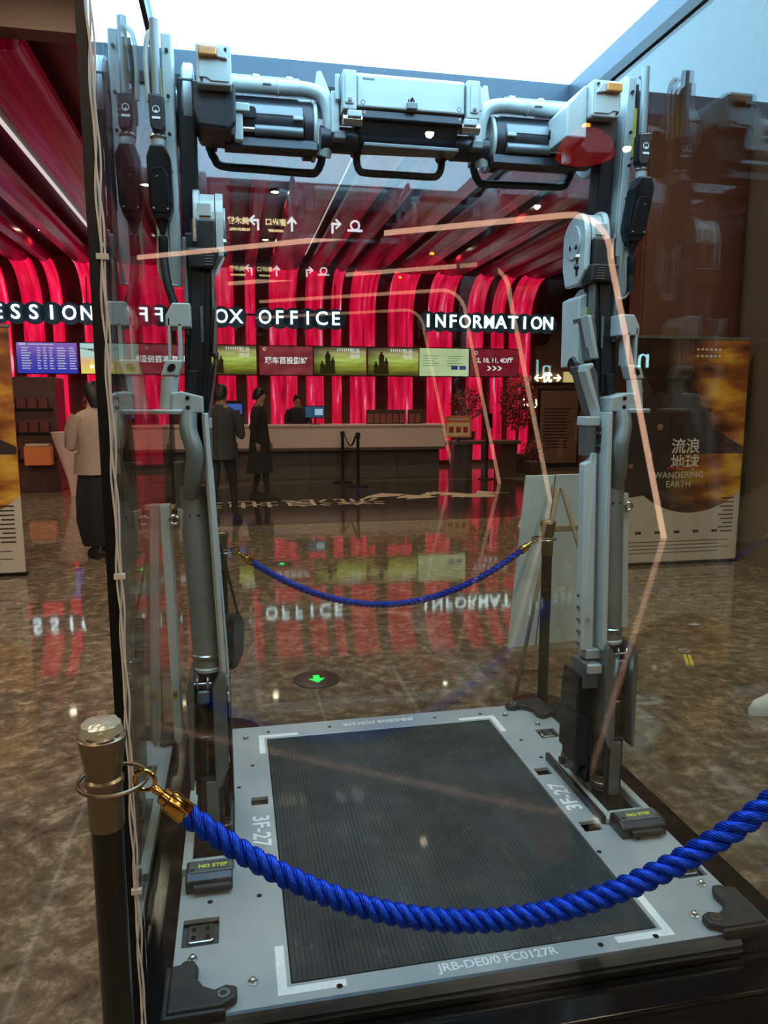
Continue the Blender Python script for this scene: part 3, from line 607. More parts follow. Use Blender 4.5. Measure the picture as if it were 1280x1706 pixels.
# ------------------------------------------------------------------ the machine: a tall powered frame
exo = thing('exoskeleton_frame', 'tall grey mechanical lifting frame with two jointed legs and cylinder crossbeam', 'machine', (CX, 2.25, PZ))
def leg(s):
    def ss(a, b, x):
        x = max(0.0, min(1.0, (x-a)/(b-a))); return x*x*(3-2*x)
    def T(p):
        z = p.z; r = ss(0.74, 1.15, z)*(1-0.5*ss(2.07, 2.2, z)); u = p.x
        if s < 0 and z < 1.93 and u < 0.60: u = 0.60+(u-0.60)*0.14
        u += 0.030*ss(0.70, 1.1, z)*(1-ss(1.56, 1.66, z))+0.004*ss(1.56, 1.66, z)
        return Vector((CX+s*u, p.y+0.085*r, z+0.035*r*max(-0.6, min(0.6, z-1.53))))
    B = lambda: MB(T)
    def U(x, z): return x, z
    leg_name = 'leg'
    # foot: raised frame on the deck, toe block with lettering
    foot = B(); f = rrect(0.585, 2.02, 0.725, 2.42, 0.02)
    foot.box((0.565, 1.985, PZ), (0.592, 2.43, PZ+0.022)); foot.box((0.710, 1.985, PZ), (0.737, 2.43, PZ+0.022))
    foot.box((0.592, 1.985, PZ), (0.710, 2.03, PZ+0.022)); foot.box((0.592, 2.395, PZ), (0.710, 2.43, PZ+0.022))
    foot = foot.build('foot_frame', M['white_paint'], exo, bevel=0.006, seg=3)
    B().box((0.55, 1.99, PZ), (0.565, 2.43, PZ+0.03)).build('side_rail', M['dark'], foot, bevel=0.004)
    toe = B().prism([(1.90, PZ), (1.985, PZ), (1.985, PZ+0.042), (1.975, PZ+0.047), (1.925, PZ+0.047), (1.905, PZ+0.036), (1.90, PZ+0.03)], 'x', 0.572, 0.722).build('toe_block', M['dark'], exo, bevel=0.005, seg=3)
    B().box((0.580, 1.922, PZ+0.0465), (0.714, 1.975, PZ+0.0490)).build('toe_plate', M['grey'], toe, bevel=0.0015)
    text('toe_text', 'NO STEP', 0.020, M['yellow_print'], toe, (CX+s*0.65, 1.947, PZ+0.0495), (0, 0, 0), 0.0004, bold=0.0006)
    for du in (0.590, 0.704): B().cyl((du, 1.93, PZ+0.047), (du, 1.93, PZ+0.052), 0.006, n=12).build('toe_screw', M['steel'], toe)
    B().tube([(0.60, 1.896, PZ+0.018), (0.70, 1.896, PZ+0.018)], 0.011, 10).build('toe_roller', M['rubber'], toe)
    # lower post entering the slot
    lp = B().box((0.618, 2.11, PZ-0.03), (0.682, 2.20, 0.43)).build('ankle_post', M['dark'], exo, bevel=0.006)
    B().box((0.632, 2.098, 0.235), (0.668, 2.11, 0.42)).build('ankle_slider', M['grey'], lp, bevel=0.003)
    an = B(); an.cyl((0.565, 2.24, 0.30), (0.70, 2.24, 0.30), 0.045); an = an.build('ankle_joint', M['dark'], exo, bevel=0.003)
    B().cyl((0.535, 2.24, 0.30), (0.566, 2.24, 0.30), 0.028).build('joint_knob', M['grey'], an, bevel=0.003)
    B().cyl((0.520, 2.24, 0.30), (0.536, 2.24, 0.30), 0.014).build('knob_cap', M['dark'], an)
    B().prism([(2.18, 0.24), (2.36, 0.225), (2.38, 0.25), (2.30, 0.36), (2.22, 0.42), (2.17, 0.40)], 'x', 0.585, 0.675).build('heel_bracket', M['dark'], exo, bevel=0.006)
    for i in range(5): B().torus((0.63, 2.15, 0.245+i*0.011), 0.034, 0.005, 'z', 18, 6).build('spring_coil', M['steel'] if i == 2 else M['dark'], an)
    # shin covers: two facing plates round a dark cylinder, boxes on the inner side
    sc = B().prism([(0.600, 0.46), (0.625, 0.40), (0.640, 0.40), (0.640, 0.70), (0.622, 0.735), (0.605, 0.755), (0.600, 0.74)], 'y', 2.095, 2.27).build('shin_cover', M['grey'], exo, bevel=0.004)
    B().prism([(0.702, 0.40), (0.712, 0.40), (0.712, 0.71), (0.700, 0.745), (0.692, 0.755), (0.692, 0.70)], 'y', 2.095, 2.27).build('shin_side_plate', M['grey'], exo, bevel=0.003)
    cyl = B().cyl((0.668, 2.16, 0.36), (0.668, 2.16, 0.70), 0.034).build('ankle_cylinder', M['black_gloss'], exo)
    for z in (0.42, 0.55, 0.655): B().torus((0.668, 2.16, z), 0.0345, 0.0022, 'z', 24, 6).build('cylinder_ring', M['steel'], cyl)
    B().box((0.648, 2.118, 0.655), (0.688, 2.14, 0.695)).build('cylinder_clevis', M['grey'], cyl, bevel=0.008, seg=3)
    B().cyl((0.643, 2.125, 0.715), (0.700, 2.125, 0.715), 0.004, n=10).build('pin', M['steel'], cyl)
    for du in (0.653, 0.683): B().cyl((du, 2.12, 0.70), (du, 2.12, 0.735), 0.0035, n=8).build('small_pin', M['steel'], cyl)
    bx = B().prism([(0.520, 0.36), (0.590, 0.36), (0.590, 0.615), (0.530, 0.645), (0.522, 0.56)], 'y', 2.14, 2.26).build('inner_shin_box', M['dark'], exo, bevel=0.005)
    B().prism([(0.514, 0.34), (0.562, 0.34), (0.562, 0.50), (0.518, 0.52)], 'y', 2.12, 2.22).build('box_cover', M['dark'], bx, bevel=0.005)
    B().box((0.538, 2.13, 0.60), (0.590, 2.22, 0.69)).build('link_block', M['grey'], bx, bevel=0.004)
    B().box((0.548, 2.115, 0.655), (0.596, 2.14, 0.685)).build('link_lug', M['white_paint'], bx, bevel=0.003)
    # main shock tube
    st = B().cyl((0.655, 2.19, 0.745), (0.655, 2.19, 1.29), 0.040, n=32).build('shock_tube', M['tubegrey'], exo)
    B().lathe([(0.028, 0.70), (0.028, 0.725), (0.034, 0.727), (0.034, 0.742)], (0.655, 2.19, 0), n=28).build('tube_neck', M['dark'], st)
    for z in (0.735, 0.775): B().lathe([(0.0405, 0), (0.044, 0.003), (0.044, 0.012), (0.0405, 0.015)], (0.655, 2.19, z), n=28).build('collar', M['steel'] if z > 0.76 else M['white_paint'], st)
    cl = B(); cl.lathe([(0.041, 0), (0.046, 0.003), (0.046, 0.058), (0.041, 0.061)], (0.655, 2.19, 1.165), n=28); cl = cl.build('clamp_band', M['white_paint'], st)
    for z in (1.180, 1.205): B().box((0.634, 2.138, z), (0.664, 2.146, z+0.008)).build('clamp_slot', M['black'], cl)
    B().torus((0.708, 2.165, 1.195), 0.012, 0.005, 'y', 18, 8).build('clamp_lug', M['steel'], cl)
    # front slabs of the thigh
    sl = B().prism([(2.12, 0.73), (2.24, 0.73), (2.24, 1.50), (2.12, 1.50)], 'x', 0.596, 0.612).build('thigh_plate', M['white_paint'], exo, bevel=0.003)
    if s < 0: B().prism([(0.592, 0.73), (0.618, 0.73), (0.618, 1.50), (0.598, 1.50), (0.592, 1.46)], 'y', 2.135, 2.15).build('front_flange', M['white_paint'], sl, bevel=0.003)
    s2 = B().prism([(0.535, 0.725), (0.578, 0.725), (0.578, 1.37), (0.562, 1.37), (0.556, 1.345), (0.535, 1.335)], 'y', 2.15, 2.19).build('inner_slab', M['white_paint'], exo, bevel=0.003)
    for z in (0.83, 1.0, 1.23): B().cyl((0.553, 2.145, z), (0.553, 2.152, z), 0.006, n=12).build('slab_screw', M['steel'], s2)
    for k in range(5): B().box((0.528, 2.16, 0.74+k*0.04), (0.535, 2.18, 0.75+k*0.04)).build('slab_tooth', M['steel'], s2)
    B().box((0.553, 2.145, 0.695), (0.612, 2.20, 0.727)).build('slab_foot', M['white_paint'], s2, bevel=0.003)
    rb = B().box((0.544, 2.165, 1.36), (0.582, 2.22, 1.455)).build('relay_box', M['grey'], exo, bevel=0.004)
    B().box((0.540, 2.16, 1.455), (0.590, 2.23, 1.485)).build('box_lid', M['white_paint'], rb, bevel=0.004)
    B().cyl((0.588, 2.16, 1.375), (0.588, 2.16, 1.45), 0.006, n=10).build('side_pipe', M['dark'], rb)
    for z in (1.39, 1.43): B().lathe([(0.009, 0), (0.009, 0.008)], (0.588, 2.16, z), n=12).build('pipe_nut', M['steel'], rb)
    # bracket under the knee, short light cylinder above it
    kb = B().prism([(0.612, 1.50), (0.70, 1.50), (0.70, 1.555), (0.672, 1.56), (0.612, 1.545)], 'y', 2.13, 2.24).build('knee_bracket', M['white_paint'], exo, bevel=0.004)
    for z in (1.515, 1.542): B().cyl((0.655, 2.126, z), (0.655, 2.132, z), 0.006, n=12).build('bracket_screw', M['black'], kb)
    B().lathe([(0.050, 0), (0.052, 0.004), (0.052, 0.010), (0.046, 0.013)], (0.708, 2.16, 1.497), n=28).build('bracket_disc', M['white_paint'], kb)
    lc = B().cyl((0.712, 2.16, 1.512), (0.712, 2.16, 1.60), 0.0245, n=24).build('light_cylinder', M['white_paint'], exo)
    B().box((0.688, 2.137, 1.602), (0.737, 2.185, 1.645)).build('cylinder_head', M['white_paint'], lc, bevel=0.004)
    B().cyl((0.715, 2.134, 1.624), (0.715, 2.139, 1.624), 0.011, n=18).build('head_eye', M['black'], lc)
    B().box((0.690, 2.15, 1.645), (0.702, 2.20, 1.745)).build('head_rod', M['white_paint'], lc, bevel=0.002)
    B().box((0.722, 2.15, 1.645), (0.730, 2.20, 1.76)).build('head_rod', M['white_paint'], lc, bevel=0.002)
    B().prism([(0.665, 1.735), (0.735, 1.735), (0.735, 1.765), (0.715, 1.80), (0.665, 1.80)], 'y', 2.15, 2.26).build('head_block', M['white_paint'], lc, bevel=0.004)
    # hose that bends out in front of the thigh
    B().tube(smoothpath([(0.655, 2.14, 1.50), (0.655, 2.125, 1.45), (0.64, 2.115, 1.39), (0.648, 2.13, 1.32), (0.655, 2.16, 1.27)], 8), 0.026, 14).build('bent_hose', M['tubegrey'], exo)
    B().prism([(0.668, 1.22), (0.705, 1.22), (0.705, 1.36), (0.675, 1.36)], 'y', 2.19, 2.23).build('strut_head', M['grey'], exo, bevel=0.003)
    # outer strut
    so = B().prism([(0.735, 0.52), (0.748, 0.50), (0.760, 0.52), (0.752, 1.235), (0.722, 1.235), (0.720, 1.19)] if s < 0 else [(0.690, 0.78), (0.722, 0.78), (0.722, 1.235), (0.690, 1.235)], 'y', 2.19, 2.24).build('outer_strut', M['white_paint'], exo, bevel=0.003)
    for z in ((0.66, 0.67) if s < 0 else (1.0, 1.1)): B().cyl((0.752 if s < 0 else 0.70, 2.18, z), (0.752 if s < 0 else 0.70, 2.192, z), 0.007, n=12).build('strut_bolt', M['gold'], so)
    # knee: zigzag plates
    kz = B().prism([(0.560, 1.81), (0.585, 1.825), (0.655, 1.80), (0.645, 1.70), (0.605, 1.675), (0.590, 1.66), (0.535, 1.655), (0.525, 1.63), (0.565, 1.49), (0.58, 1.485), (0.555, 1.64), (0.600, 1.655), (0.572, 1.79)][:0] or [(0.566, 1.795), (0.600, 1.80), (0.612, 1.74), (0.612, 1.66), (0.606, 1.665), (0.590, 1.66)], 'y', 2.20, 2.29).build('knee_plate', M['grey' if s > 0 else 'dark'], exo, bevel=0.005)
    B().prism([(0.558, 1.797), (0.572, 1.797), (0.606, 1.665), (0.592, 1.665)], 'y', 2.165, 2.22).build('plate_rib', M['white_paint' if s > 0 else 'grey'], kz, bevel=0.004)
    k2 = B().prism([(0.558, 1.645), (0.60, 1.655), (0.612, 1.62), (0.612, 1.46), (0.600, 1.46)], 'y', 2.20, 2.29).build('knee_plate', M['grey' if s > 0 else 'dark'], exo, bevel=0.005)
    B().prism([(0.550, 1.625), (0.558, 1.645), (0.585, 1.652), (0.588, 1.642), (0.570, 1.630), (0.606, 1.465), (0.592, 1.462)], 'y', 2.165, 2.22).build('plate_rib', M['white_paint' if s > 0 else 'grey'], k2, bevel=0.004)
    B().lathe([(0.028, 0), (0.032, 0.006), (0.032, 0.02), (0.026, 0.024)], (0.560, 2.28, 1.645), axis='x', n=28).build('knee_hub', M['dark'], exo, bevel=0.002)
    # long dark upper rail with light edges
    ur = B().box((0.600, 2.22, 1.52 if s > 0 else 1.36), (0.676, 2.30, 2.00)).build('upper_rail', M['dark'], exo, bevel=0.004)
    for u in (0.594, 0.672): B().box((u, 2.205, 1.72), (u+0.012, 2.24, 1.985)).build('rail_edge', M['grey'], ur, bevel=0.003)
    B().box((0.616, 2.212, 1.56), (0.656, 2.22, 1.97)).build('rail_insert', M['dark'], ur, bevel=0.003)
    B().box((0.632, 2.2105, 1.70), (0.640, 2.2122, 1.80)).build('rail_print', M['grey'], ur)
    B().box((0.640, 2.20, 1.50), (0.672, 2.26, 1.62)).build('rail_guide', M['dark'], ur, bevel=0.004)
    # panel beside the rail with a yellow strip
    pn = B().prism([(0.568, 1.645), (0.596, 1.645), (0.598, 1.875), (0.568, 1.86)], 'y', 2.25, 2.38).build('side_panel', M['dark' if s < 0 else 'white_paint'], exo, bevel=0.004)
    B().box((0.592, 2.245, 1.68), (0.604, 2.32, 1.83)).build('yellow_strip', M['yellow'], pn, bevel=0.002)
    B().prism([(0.592, 1.865), (0.62, 1.90), (0.62, 1.78), (0.592, 1.80)], 'y', 2.28, 2.36).build('panel_arm', M['white_paint'], pn, bevel=0.004)
    for z in (1.95, 1.98, 2.01): B().lathe([(0.014, 0), (0.017, 0.006), (0.014, 0.014)], (0.572, 2.27, z), n=16).build('fitting', M['steel'] if z == 1.98 else M['dark'], pn)
    B().tube([(0.572, 2.27, 1.93), (0.572, 2.27, 2.05)], 0.010, 10).build('fitting_pipe', M['dark'], pn)
    # hip wheel: rounded housing with a disc on its inner face
    def dpts(yc, zc, r, zb, k=14):
        return [(yc+r*math.cos(PI*i/k), zc+r*math.sin(PI*i/k)) for i in range(k+1)]+[(yc-r*0.98, zb+0.04), (yc-r*0.5, zb), (yc+r*0.7, zb), (yc+r, zb+0.06)]
    hw = B().prism(dpts(2.30, 2.04, 0.085, 1.90), 'x', 0.566, 0.588).build('hip_cover', M['white_paint'], exo, bevel=0.007, seg=3)
    B().cyl((0.560, 2.30, 2.035), (0.567, 2.30, 2.035), 0.052, n=32).build('cover_disc', M['white_paint'], hw, bevel=0.002)
    B().cyl((0.557, 2.31, 2.02), (0.561, 2.31, 2.02), 0.008, n=12).build('disc_screw', M['steel'], hw)
    hb = B().prism(dpts(2.30, 2.04, 0.082, 1.99), 'x', 0.590, 0.632).build('hip_body', M['white_paint'], exo, bevel=0.004)
    B().prism(dpts(2.30, 2.045, 0.088, 1.93), 'x', 0.632, 0.652).build('hip_rim', M['white_paint'], hb, bevel=0.005, seg=3)
    B().box((0.590, 2.20, 1.94), (0.655, 2.32, 2.035)).build('hip_motor', M['dark'], exo, bevel=0.006)
    B().box((0.600, 2.212, 2.045), (0.638, 2.222, 2.08)).build('motor_cap', M['white_paint'], hb, bevel=0.002)
    B().cyl((0.648, 2.19, 1.97), (0.648, 2.19, 2.03), 0.009, n=12).build('piston_pin', M['steel'], hb)
    cl2 = B().prism([(0.575, 1.90), (0.665, 1.90), (0.672, 1.955), (0.578, 1.955)], 'y', 2.185, 2.32).build('hip_clamp', M['dark'], exo, bevel=0.006)
    for k in range(6): B().box((0.588+k*0.003, 2.180, 1.908+k*0.008), (0.62, 2.187, 1.911+k*0.008)).build('clamp_rib', M['grey'], cl2)
    # dark mast behind and outer long plate with rod, connectors and cable
    B().box((0.635, 2.30, 1.98), (0.685, 2.37, 2.44)).build('mast', M['dark'], exo, bevel=0.005)
    op = B().prism([(2.27, 1.93), (2.37, 1.93), (2.37, 2.44), (2.36, 2.52), (2.33, 2.545), (2.28, 2.545), (2.27, 2.52)], 'x', 0.692, 0.706).build('outer_plate', M['white_paint'], exo, bevel=0.004)
    of = B().box((0.694, 2.26, 1.90), (0.722, 2.275, 2.535)).build('plate_flange', M['white_paint'], op, bevel=0.003)
    for z in (2.49, 2.37, 2.27, 2.17): B().cyl((0.707, 2.255, z), (0.707, 2.262, z), 0.005, n=12).build('flange_hole', M['black'], op)
    B().prism([(0.742, 1.88), (0.725, 1.86), (0.690, 1.86), (0.690, 2.06), (0.758, 2.06), (0.758, 1.95)], 'y', 2.26, 2.275).build('flange_tail', M['white_paint'], op, bevel=0.003)
    B().box((0.722, 2.275, 2.30), (0.736, 2.33, 2.45)).build('yellow_strip', M['yellow'], op, bevel=0.002)
    rd = B().cyl((0.736, 2.235, 2.36), (0.736, 2.235, 2.555), 0.0125, n=18).build('upright_rod', M['tubegrey'], exo)
    B().tube(smoothpath([(0.762, 2.28, 2.36), (0.766, 2.28, 2.47), (0.758, 2.28, 2.53), (0.742, 2.28, 2.55)], 6), 0.007, 10).build('hoop_tube', M['white_paint'], rd)
    B().tube(smoothpath([(0.756, 2.30, 2.30), (0.752, 2.30, 2.44), (0.745, 2.30, 2.53)], 6), 0.006, 8).build('dark_tube', M['dark'], rd)
    cn = B().prism([(0.716, 2.275), (0.716, 2.355), (0.758, 2.36), (0.756, 2.285), (0.750, 2.265), (0.722, 2.262)], 'y', 2.215, 2.255).build('connector_box', M['dark'], exo, bevel=0.004)
    B().box((0.727, 2.2125, 2.293), (0.749, 2.2155, 2.299)).build('label_line', M['white_print'], cn)
    B().lathe([(0.004, 2.2125), (0.004, 2.2155)], (0.738, 0, 2.312), axis='y', n=12).build('label_dot', M['white_print'], cn)
    B().torus((0.738, 2.2145, 2.318), 0.009, 0.0012, 'y', 18, 5).build('label_arc', M['white_print'], cn)
    B().lathe([(0.020, 0), (0.023, 0.006), (0.018, 0.012)], (0.737, 2.235, 2.245), n=20).build('connector_ring', M['steel'], cn)
    B().lathe([(0.012, -0.035), (0.017, -0.02), (0.019, 0.0)], (0.737, 2.235, 2.245), n=20).build('connector_neck', M['white_paint'], cn)
    db = B().prism([(0.704, 2.065), (0.716, 2.03), (0.757, 2.03), (0.769, 2.065), (0.769, 2.19), (0.757, 2.225), (0.716, 2.225), (0.704, 2.19)], 'y', 2.20, 2.26).build('sensor_box', M['dark'], exo, bevel=0.006)
    B().prism([(0.711, 2.045), (0.763, 2.045), (0.763, 2.14), (0.750, 2.162), (0.724, 2.162), (0.711, 2.14)], 'y', 2.194, 2.20).build('sensor_lid', M['dark'], db, bevel=0.003)
    for u in (0.718, 0.757):
        for z in (2.055, 2.115): B().cyl((u, 2.190, z), (u, 2.195, z), 0.0028, n=8).build('lid_screw', M['steel'], db)
    B().box((0.729, 2.191, 2.135), (0.746, 2.194, 2.139)).build('label_line', M['white_print'], db)
    B().lathe([(0.006, -0.11), (0.013, -0.10), (0.014, -0.045), (0.006, -0.04), (0.020, 0.0)], (0.738, 2.23, 2.032), n=18).build('cable_boot', M['dark'], db)
    B().tube(smoothpath([(0.738, 2.23, 1.93), (0.730, 2.225, 1.86), (0.712, 2.225, 1.80)] if s < 0 else [(0.738, 2.23, 1.93), (0.742, 2.235, 1.88)], 6), 0.012, 12).build('loose_cable', M['rubber'], db)
    B().tube(smoothpath([(0.722, 2.262, 2.02), (0.748, 2.255, 2.01), (0.756, 2.255, 1.92), (0.750, 2.255, 1.885), (0.735, 2.26, 1.865), (0.70, 2.262, 1.86)], 6), 0.0045, 8).build('guard_wire', M['white_paint'], op)
leg(-1); leg(1)

def side_module(s):
    """outer lifting module of the crossbeam"""
    T = lambda p: Vector((CX+s*p.x, p.y, p.z)); B0 = lambda: MB(T)
    B = lambda: MB(lambda p: T(p+Vector((0, 0.04, 0.006))))
    Bp = lambda: MB(lambda p: T(p+Vector((-0.012, 0.075, 0.016))))
    Bx = lambda: MB(lambda p: T(p+Vector((-0.010, 0.08, -0.026))))
    t = B().cyl((0.295, 2.42, 2.368), (0.56, 2.42, 2.368), 0.080, n=40).build('lift_cylinder', M['dark'], exo, bevel=0.003)
    mainc = t
    B().cyl((0.280, 2.42, 2.360), (0.292, 2.42, 2.360), 0.086, n=40).build('cylinder_end_ring', M['white_paint'], mainc, bevel=0.004)
    B().cyl((0.292, 2.42, 2.360), (0.32, 2.42, 2.360), 0.083, n=40).build('cylinder_band', M['dark'], mainc, bevel=0.002)
    sh = B(); k = 12; out = [(2.42-0.084*math.sin(a), 2.36+0.084*math.cos(a)) for a in [0.15+1.25*i/k for i in range(k+1)]]; inn = [(2.42-0.077*math.sin(a), 2.36+0.077*math.cos(a)) for a in [0.15+1.25*i/k for i in range(k+1)]]
    sh.prism(out+inn[::-1], 'x', 0.325, 0.545).build('cylinder_shell', M['grey'], mainc, bevel=0.002)
    B().prism(rrect(0.465, 2.36, 0.53, 2.392, 0.010), 'y', 2.332, 2.345).build('cylinder_window', M['black'], mainc)
    B().cyl((0.325, 2.345, 2.330), (0.47, 2.345, 2.330), 0.016, n=20).build('front_piston', M['grey'], mainc, bevel=0.002)
    B().cyl((0.47, 2.345, 2.330), (0.53, 2.345, 2.330), 0.009, n=16).build('piston_rod', M['steel'], mainc)
    B().box((0.325, 2.33, 2.362), (0.355, 2.345, 2.374)).build('small_block', M['white_paint'], mainc, bevel=0.003)
    B().prism([(2.335, 2.280), (2.388, 2.278), (2.392, 2.310), (2.345, 2.312)], 'x', 0.28, 0.56).build('cylinder_cradle', M['dark'], exo, bevel=0.004)
    B().prism([(0.505, 2.285), (0.530, 2.285), (0.530, 2.36), (0.51, 2.365), (0.505, 2.355)], 'y', 2.30, 2.325).build('front_bracket', M['white_paint'], exo, bevel=0.003)
    B().prism([(0.485, 2.362), (0.53, 2.362), (0.53, 2.385), (0.485, 2.385)], 'y', 2.29, 2.305).build('bracket_frame', M['white_paint'], exo, bevel=0.003)
    # pipe along the top, bending down at the inner end
    pp = Bp().tube(smoothpath([(0.56, 2.33, 2.452), (0.50, 2.33, 2.452), (0.40, 2.33, 2.452), (0.32, 2.33, 2.452), (0.275, 2.33, 2.435), (0.255, 2.33, 2.39), (0.255, 2.335, 2.33), (0.27, 2.35, 2.27)], 8), 0.0215, 18).build('curved_pipe', M['white_paint'], exo)
    for u in (0.545, 0.41): Bp().torus((u, 2.33, 2.452), 0.0225, 0.0028, 'x', 24, 6).build('pipe_ring', M['white_paint'], pp)
    Bp().box((0.43, 2.307, 2.448), (0.455, 2.309, 2.453)).build('pipe_print', M['dark'], pp)
    rl = B().box((0.33, 2.38, 2.47), (0.56, 2.43, 2.498)).build('top_rail_bar', M['white_paint'], exo, bevel=0.003)
    B().box((0.40, 2.375, 2.484), (0.51, 2.381, 2.488)).build('rail_groove', M['black'], rl)
    for u in (0.35, 0.45): B().box((u, 2.39, 2.498), (u+0.02, 2.42, 2.506)).build('rail_clip', M['steel'], rl, bevel=0.002)
    B().prism([(0.235, 2.40), (0.27, 2.40), (0.285, 2.47), (0.275, 2.53), (0.262, 2.53), (0.235, 2.47)], 'y', 2.39, 2.42).build('fin_plate', M['white_paint'], exo, bevel=0.003)
    # end housing with the amber light
    bx = Bx().prism(rrect(0.545, 2.415, 0.640, 2.52, 0.008), 'y', 2.14, 2.36).build('light_housing', M['white_paint'], exo, bevel=0.004)
    Bx().prism([(0.552, 2.445), (0.556, 2.423), (0.575, 2.432)][:0] or [(0.553, 2.424), (0.600, 2.424), (0.612, 2.432), (0.632, 2.432), (0.632, 2.512), (0.553, 2.512)], 'y', 2.136, 2.14).build('housing_face', M['white_paint'], bx, bevel=0.0015)
    am = Bx().prism(rrect(0.583, 2.482, 0.633, 2.507, 0.004), 'y', 2.118, 2.137).build('amber_light', M['amber'], bx, bevel=0.005, seg=3)
    Bx().prism([(0.583, 2.507), (0.583, 2.482), (0.556, 2.478), (0.556, 2.484), (0.572, 2.507)], 'y', 2.126, 2.137).build('light_wing', M['white_paint'], bx, bevel=0.002)
    for q in ((0.625, 2.425), (0.560, 2.505)): Bx().cyl((q[0], 2.130, q[1]), (q[0], 2.137, q[1]), 0.0035, n=10).build('housing_screw', M['black'], bx)
    if s > 0: B().prism([(0.47, 2.33), (0.535, 2.33), (0.535, 2.48), (0.525, 2.48), (0.47, 2.42)], 'y', 2.21, 2.36).build('housing_gusset', M['white_paint'], exo, bevel=0.004)
    hs = B().prism([(0.525, 2.305), (0.54, 2.285), (0.63, 2.29), (0.645, 2.33), (0.645, 2.41), (0.525, 2.41)], 'y', 2.22, 2.40).build('motor_housing', M['dark'], exo, bevel=0.008, seg=3)
    B().lathe([(0.118, 0.645), (0.122, 0.65), (0.122, 0.672), (0.112, 0.678)], (0, 2.42, 2.40), axis='x', n=44).build('housing_flange', M['white_paint'], hs)
    B().cyl((0.678, 2.42, 2.37), (0.74, 2.42, 2.37), 0.075, n=32).build('outer_joint', M['dark'], exo, bevel=0.004)
    # carrying handle under the module
    hy = 2.46
    h = B().tube(smoothpath([(0.600, hy, 2.34), (0.602, hy, 2.30), (0.592, hy, 2.278), (0.568, hy, 2.256), (0.45, hy, 2.253), (0.30, hy, 2.250), (0.272, hy, 2.258), (0.256, hy, 2.29), (0.253, hy, 2.33)], 6), 0.0125, 14).build('carry_handle', M['rubber'], exo)
    for u in (0.600, 0.256): B().box((u-0.018, hy-0.02, 2.30), (u+0.018, hy+0.02, 2.335)).build('handle_mount', M['dark'], h, bevel=0.006)
side_module(-1); side_module(1)

def centre_module():
    T = lambda p: Vector((CX+p.x, p.y, p.z)); B = lambda: MB(T)
    cb = B().prism([(2.33, 2.405), (2.47, 2.405), (2.47, 2.485), (2.45, 2.505), (2.345, 2.505), (2.33, 2.494)], 'x', -0.168, 0.168).build('centre_box', M['white_paint'], exo, bevel=0.005)
    B().cyl((0.0, 2.322, 2.435), (0.0, 2.331, 2.435), 0.004).build('lock_screw', M['black'], cb)
    B().box((-0.016, 2.318, 2.405), (0.016, 2.331, 2.425)).build('lock_tab', M['grey'], cb, bevel=0.003)
    for k in range(3): B().box((-0.011+k*0.008, 2.3295, 2.428), (-0.007+k*0.008, 2.3305, 2.436)).build('tab_mark', M['black'], cb)
    B().box((-0.15, 2.3285, 2.482), (-0.115, 2.3305, 2.487)).build('print_line', M['grey'], cb)
    for u in (-0.15, 0.15): B().torus((u, 2.33, 2.418), 0.006, 0.0014, 'y', 16, 5).build('ring_mark', M['grey'], cb)
    for sg in (-1, 1):
        a = B().box((sg*0.171, 2.315, 2.39), (sg*0.212, 2.46, 2.50)).build('end_block', M['white_paint'], exo, bevel=0.004)
        B().box((sg*0.181, 2.309, 2.405), (sg*0.206, 2.316, 2.488)).build('end_cover', M['white_paint'], a, bevel=0.002)
        B().box((sg*0.188, 2.305, 2.41), (sg*0.198, 2.310, 2.418)).build('end_latch', M['grey'], a)
        B().cyl((sg*0.222, 2.36, 2.43), (sg*0.222, 2.36, 2.50), 0.008, n=14).build('end_pin', M['white_paint'], a)
        B().box((sg*0.215, 2.37, 2.34), (sg*0.240, 2.45, 2.46)).build('link_plate', M['white_paint'], a, bevel=0.004)
        lt = B().cyl((sg*0.155, 2.325, 2.362), (sg*0.212, 2.325, 2.362), 0.016, n=18).build('latch_roller', M['steel'], exo)
        B().box((sg*0.158, 2.300, 2.365), (sg*0.20, 2.318, 2.384)).build('roller_cover', M['white_paint'], lt, bevel=0.003)
        B().cyl((sg*0.148, 2.318, 2.385), (sg*0.148, 2.312, 2.385), 0.003, n=8).build('roller_light', M['led'], lt)
        B().cyl((sg*0.15, 2.42, 2.335), (sg*0.27, 2.42, 2.335), 0.038, n=24).build('link_shaft', M['dark'], exo)
        B().box((sg*0.20, 2.345, 2.315), (sg*0.235, 2.385, 2.34)).build('shaft_block', M['grey'], exo, bevel=0.004)
    cc = B().cyl((-0.155, 2.43, 2.378), (0.155, 2.43, 2.384), 0.074, n=40).build('centre_cylinder', M['dark'], exo, bevel=0.004)
    B().prism([(2.335, 2.375), (2.34, 2.404), (2.46, 2.404), (2.47, 2.375)], 'x', -0.165, 0.165).build('centre_saddle', M['dark'], exo, bevel=0.005)
    B().prism([(2.345, 2.300), (2.415, 2.300), (2.415, 2.312), (2.345, 2.312)], 'x', -0.145, 0.155).build('centre_tray', M['grey'], exo, bevel=0.003)
    hy = 2.45
    h = B().tube(smoothpath([(-0.150, hy, 2.32), (-0.150, hy, 2.285), (-0.142, hy, 2.261), (-0.120, hy, 2.253), (0.0, hy, 2.253), (0.095, hy, 2.253), (0.118, hy, 2.261), (0.128, hy, 2.285), (0.130, hy, 2.32)], 6), 0.0115, 14).build('carry_handle', M['rubber'], exo)
    B().cyl((-0.150, hy-0.025, 2.318), (-0.150, hy+0.025, 2.318), 0.019, n=18).build('handle_mount', M['dark'], h)
    B().cyl((0.132, hy-0.025, 2.318), (0.132, hy+0.025, 2.318), 0.019, n=18).build('handle_mount', M['dark'], h)
centre_module()
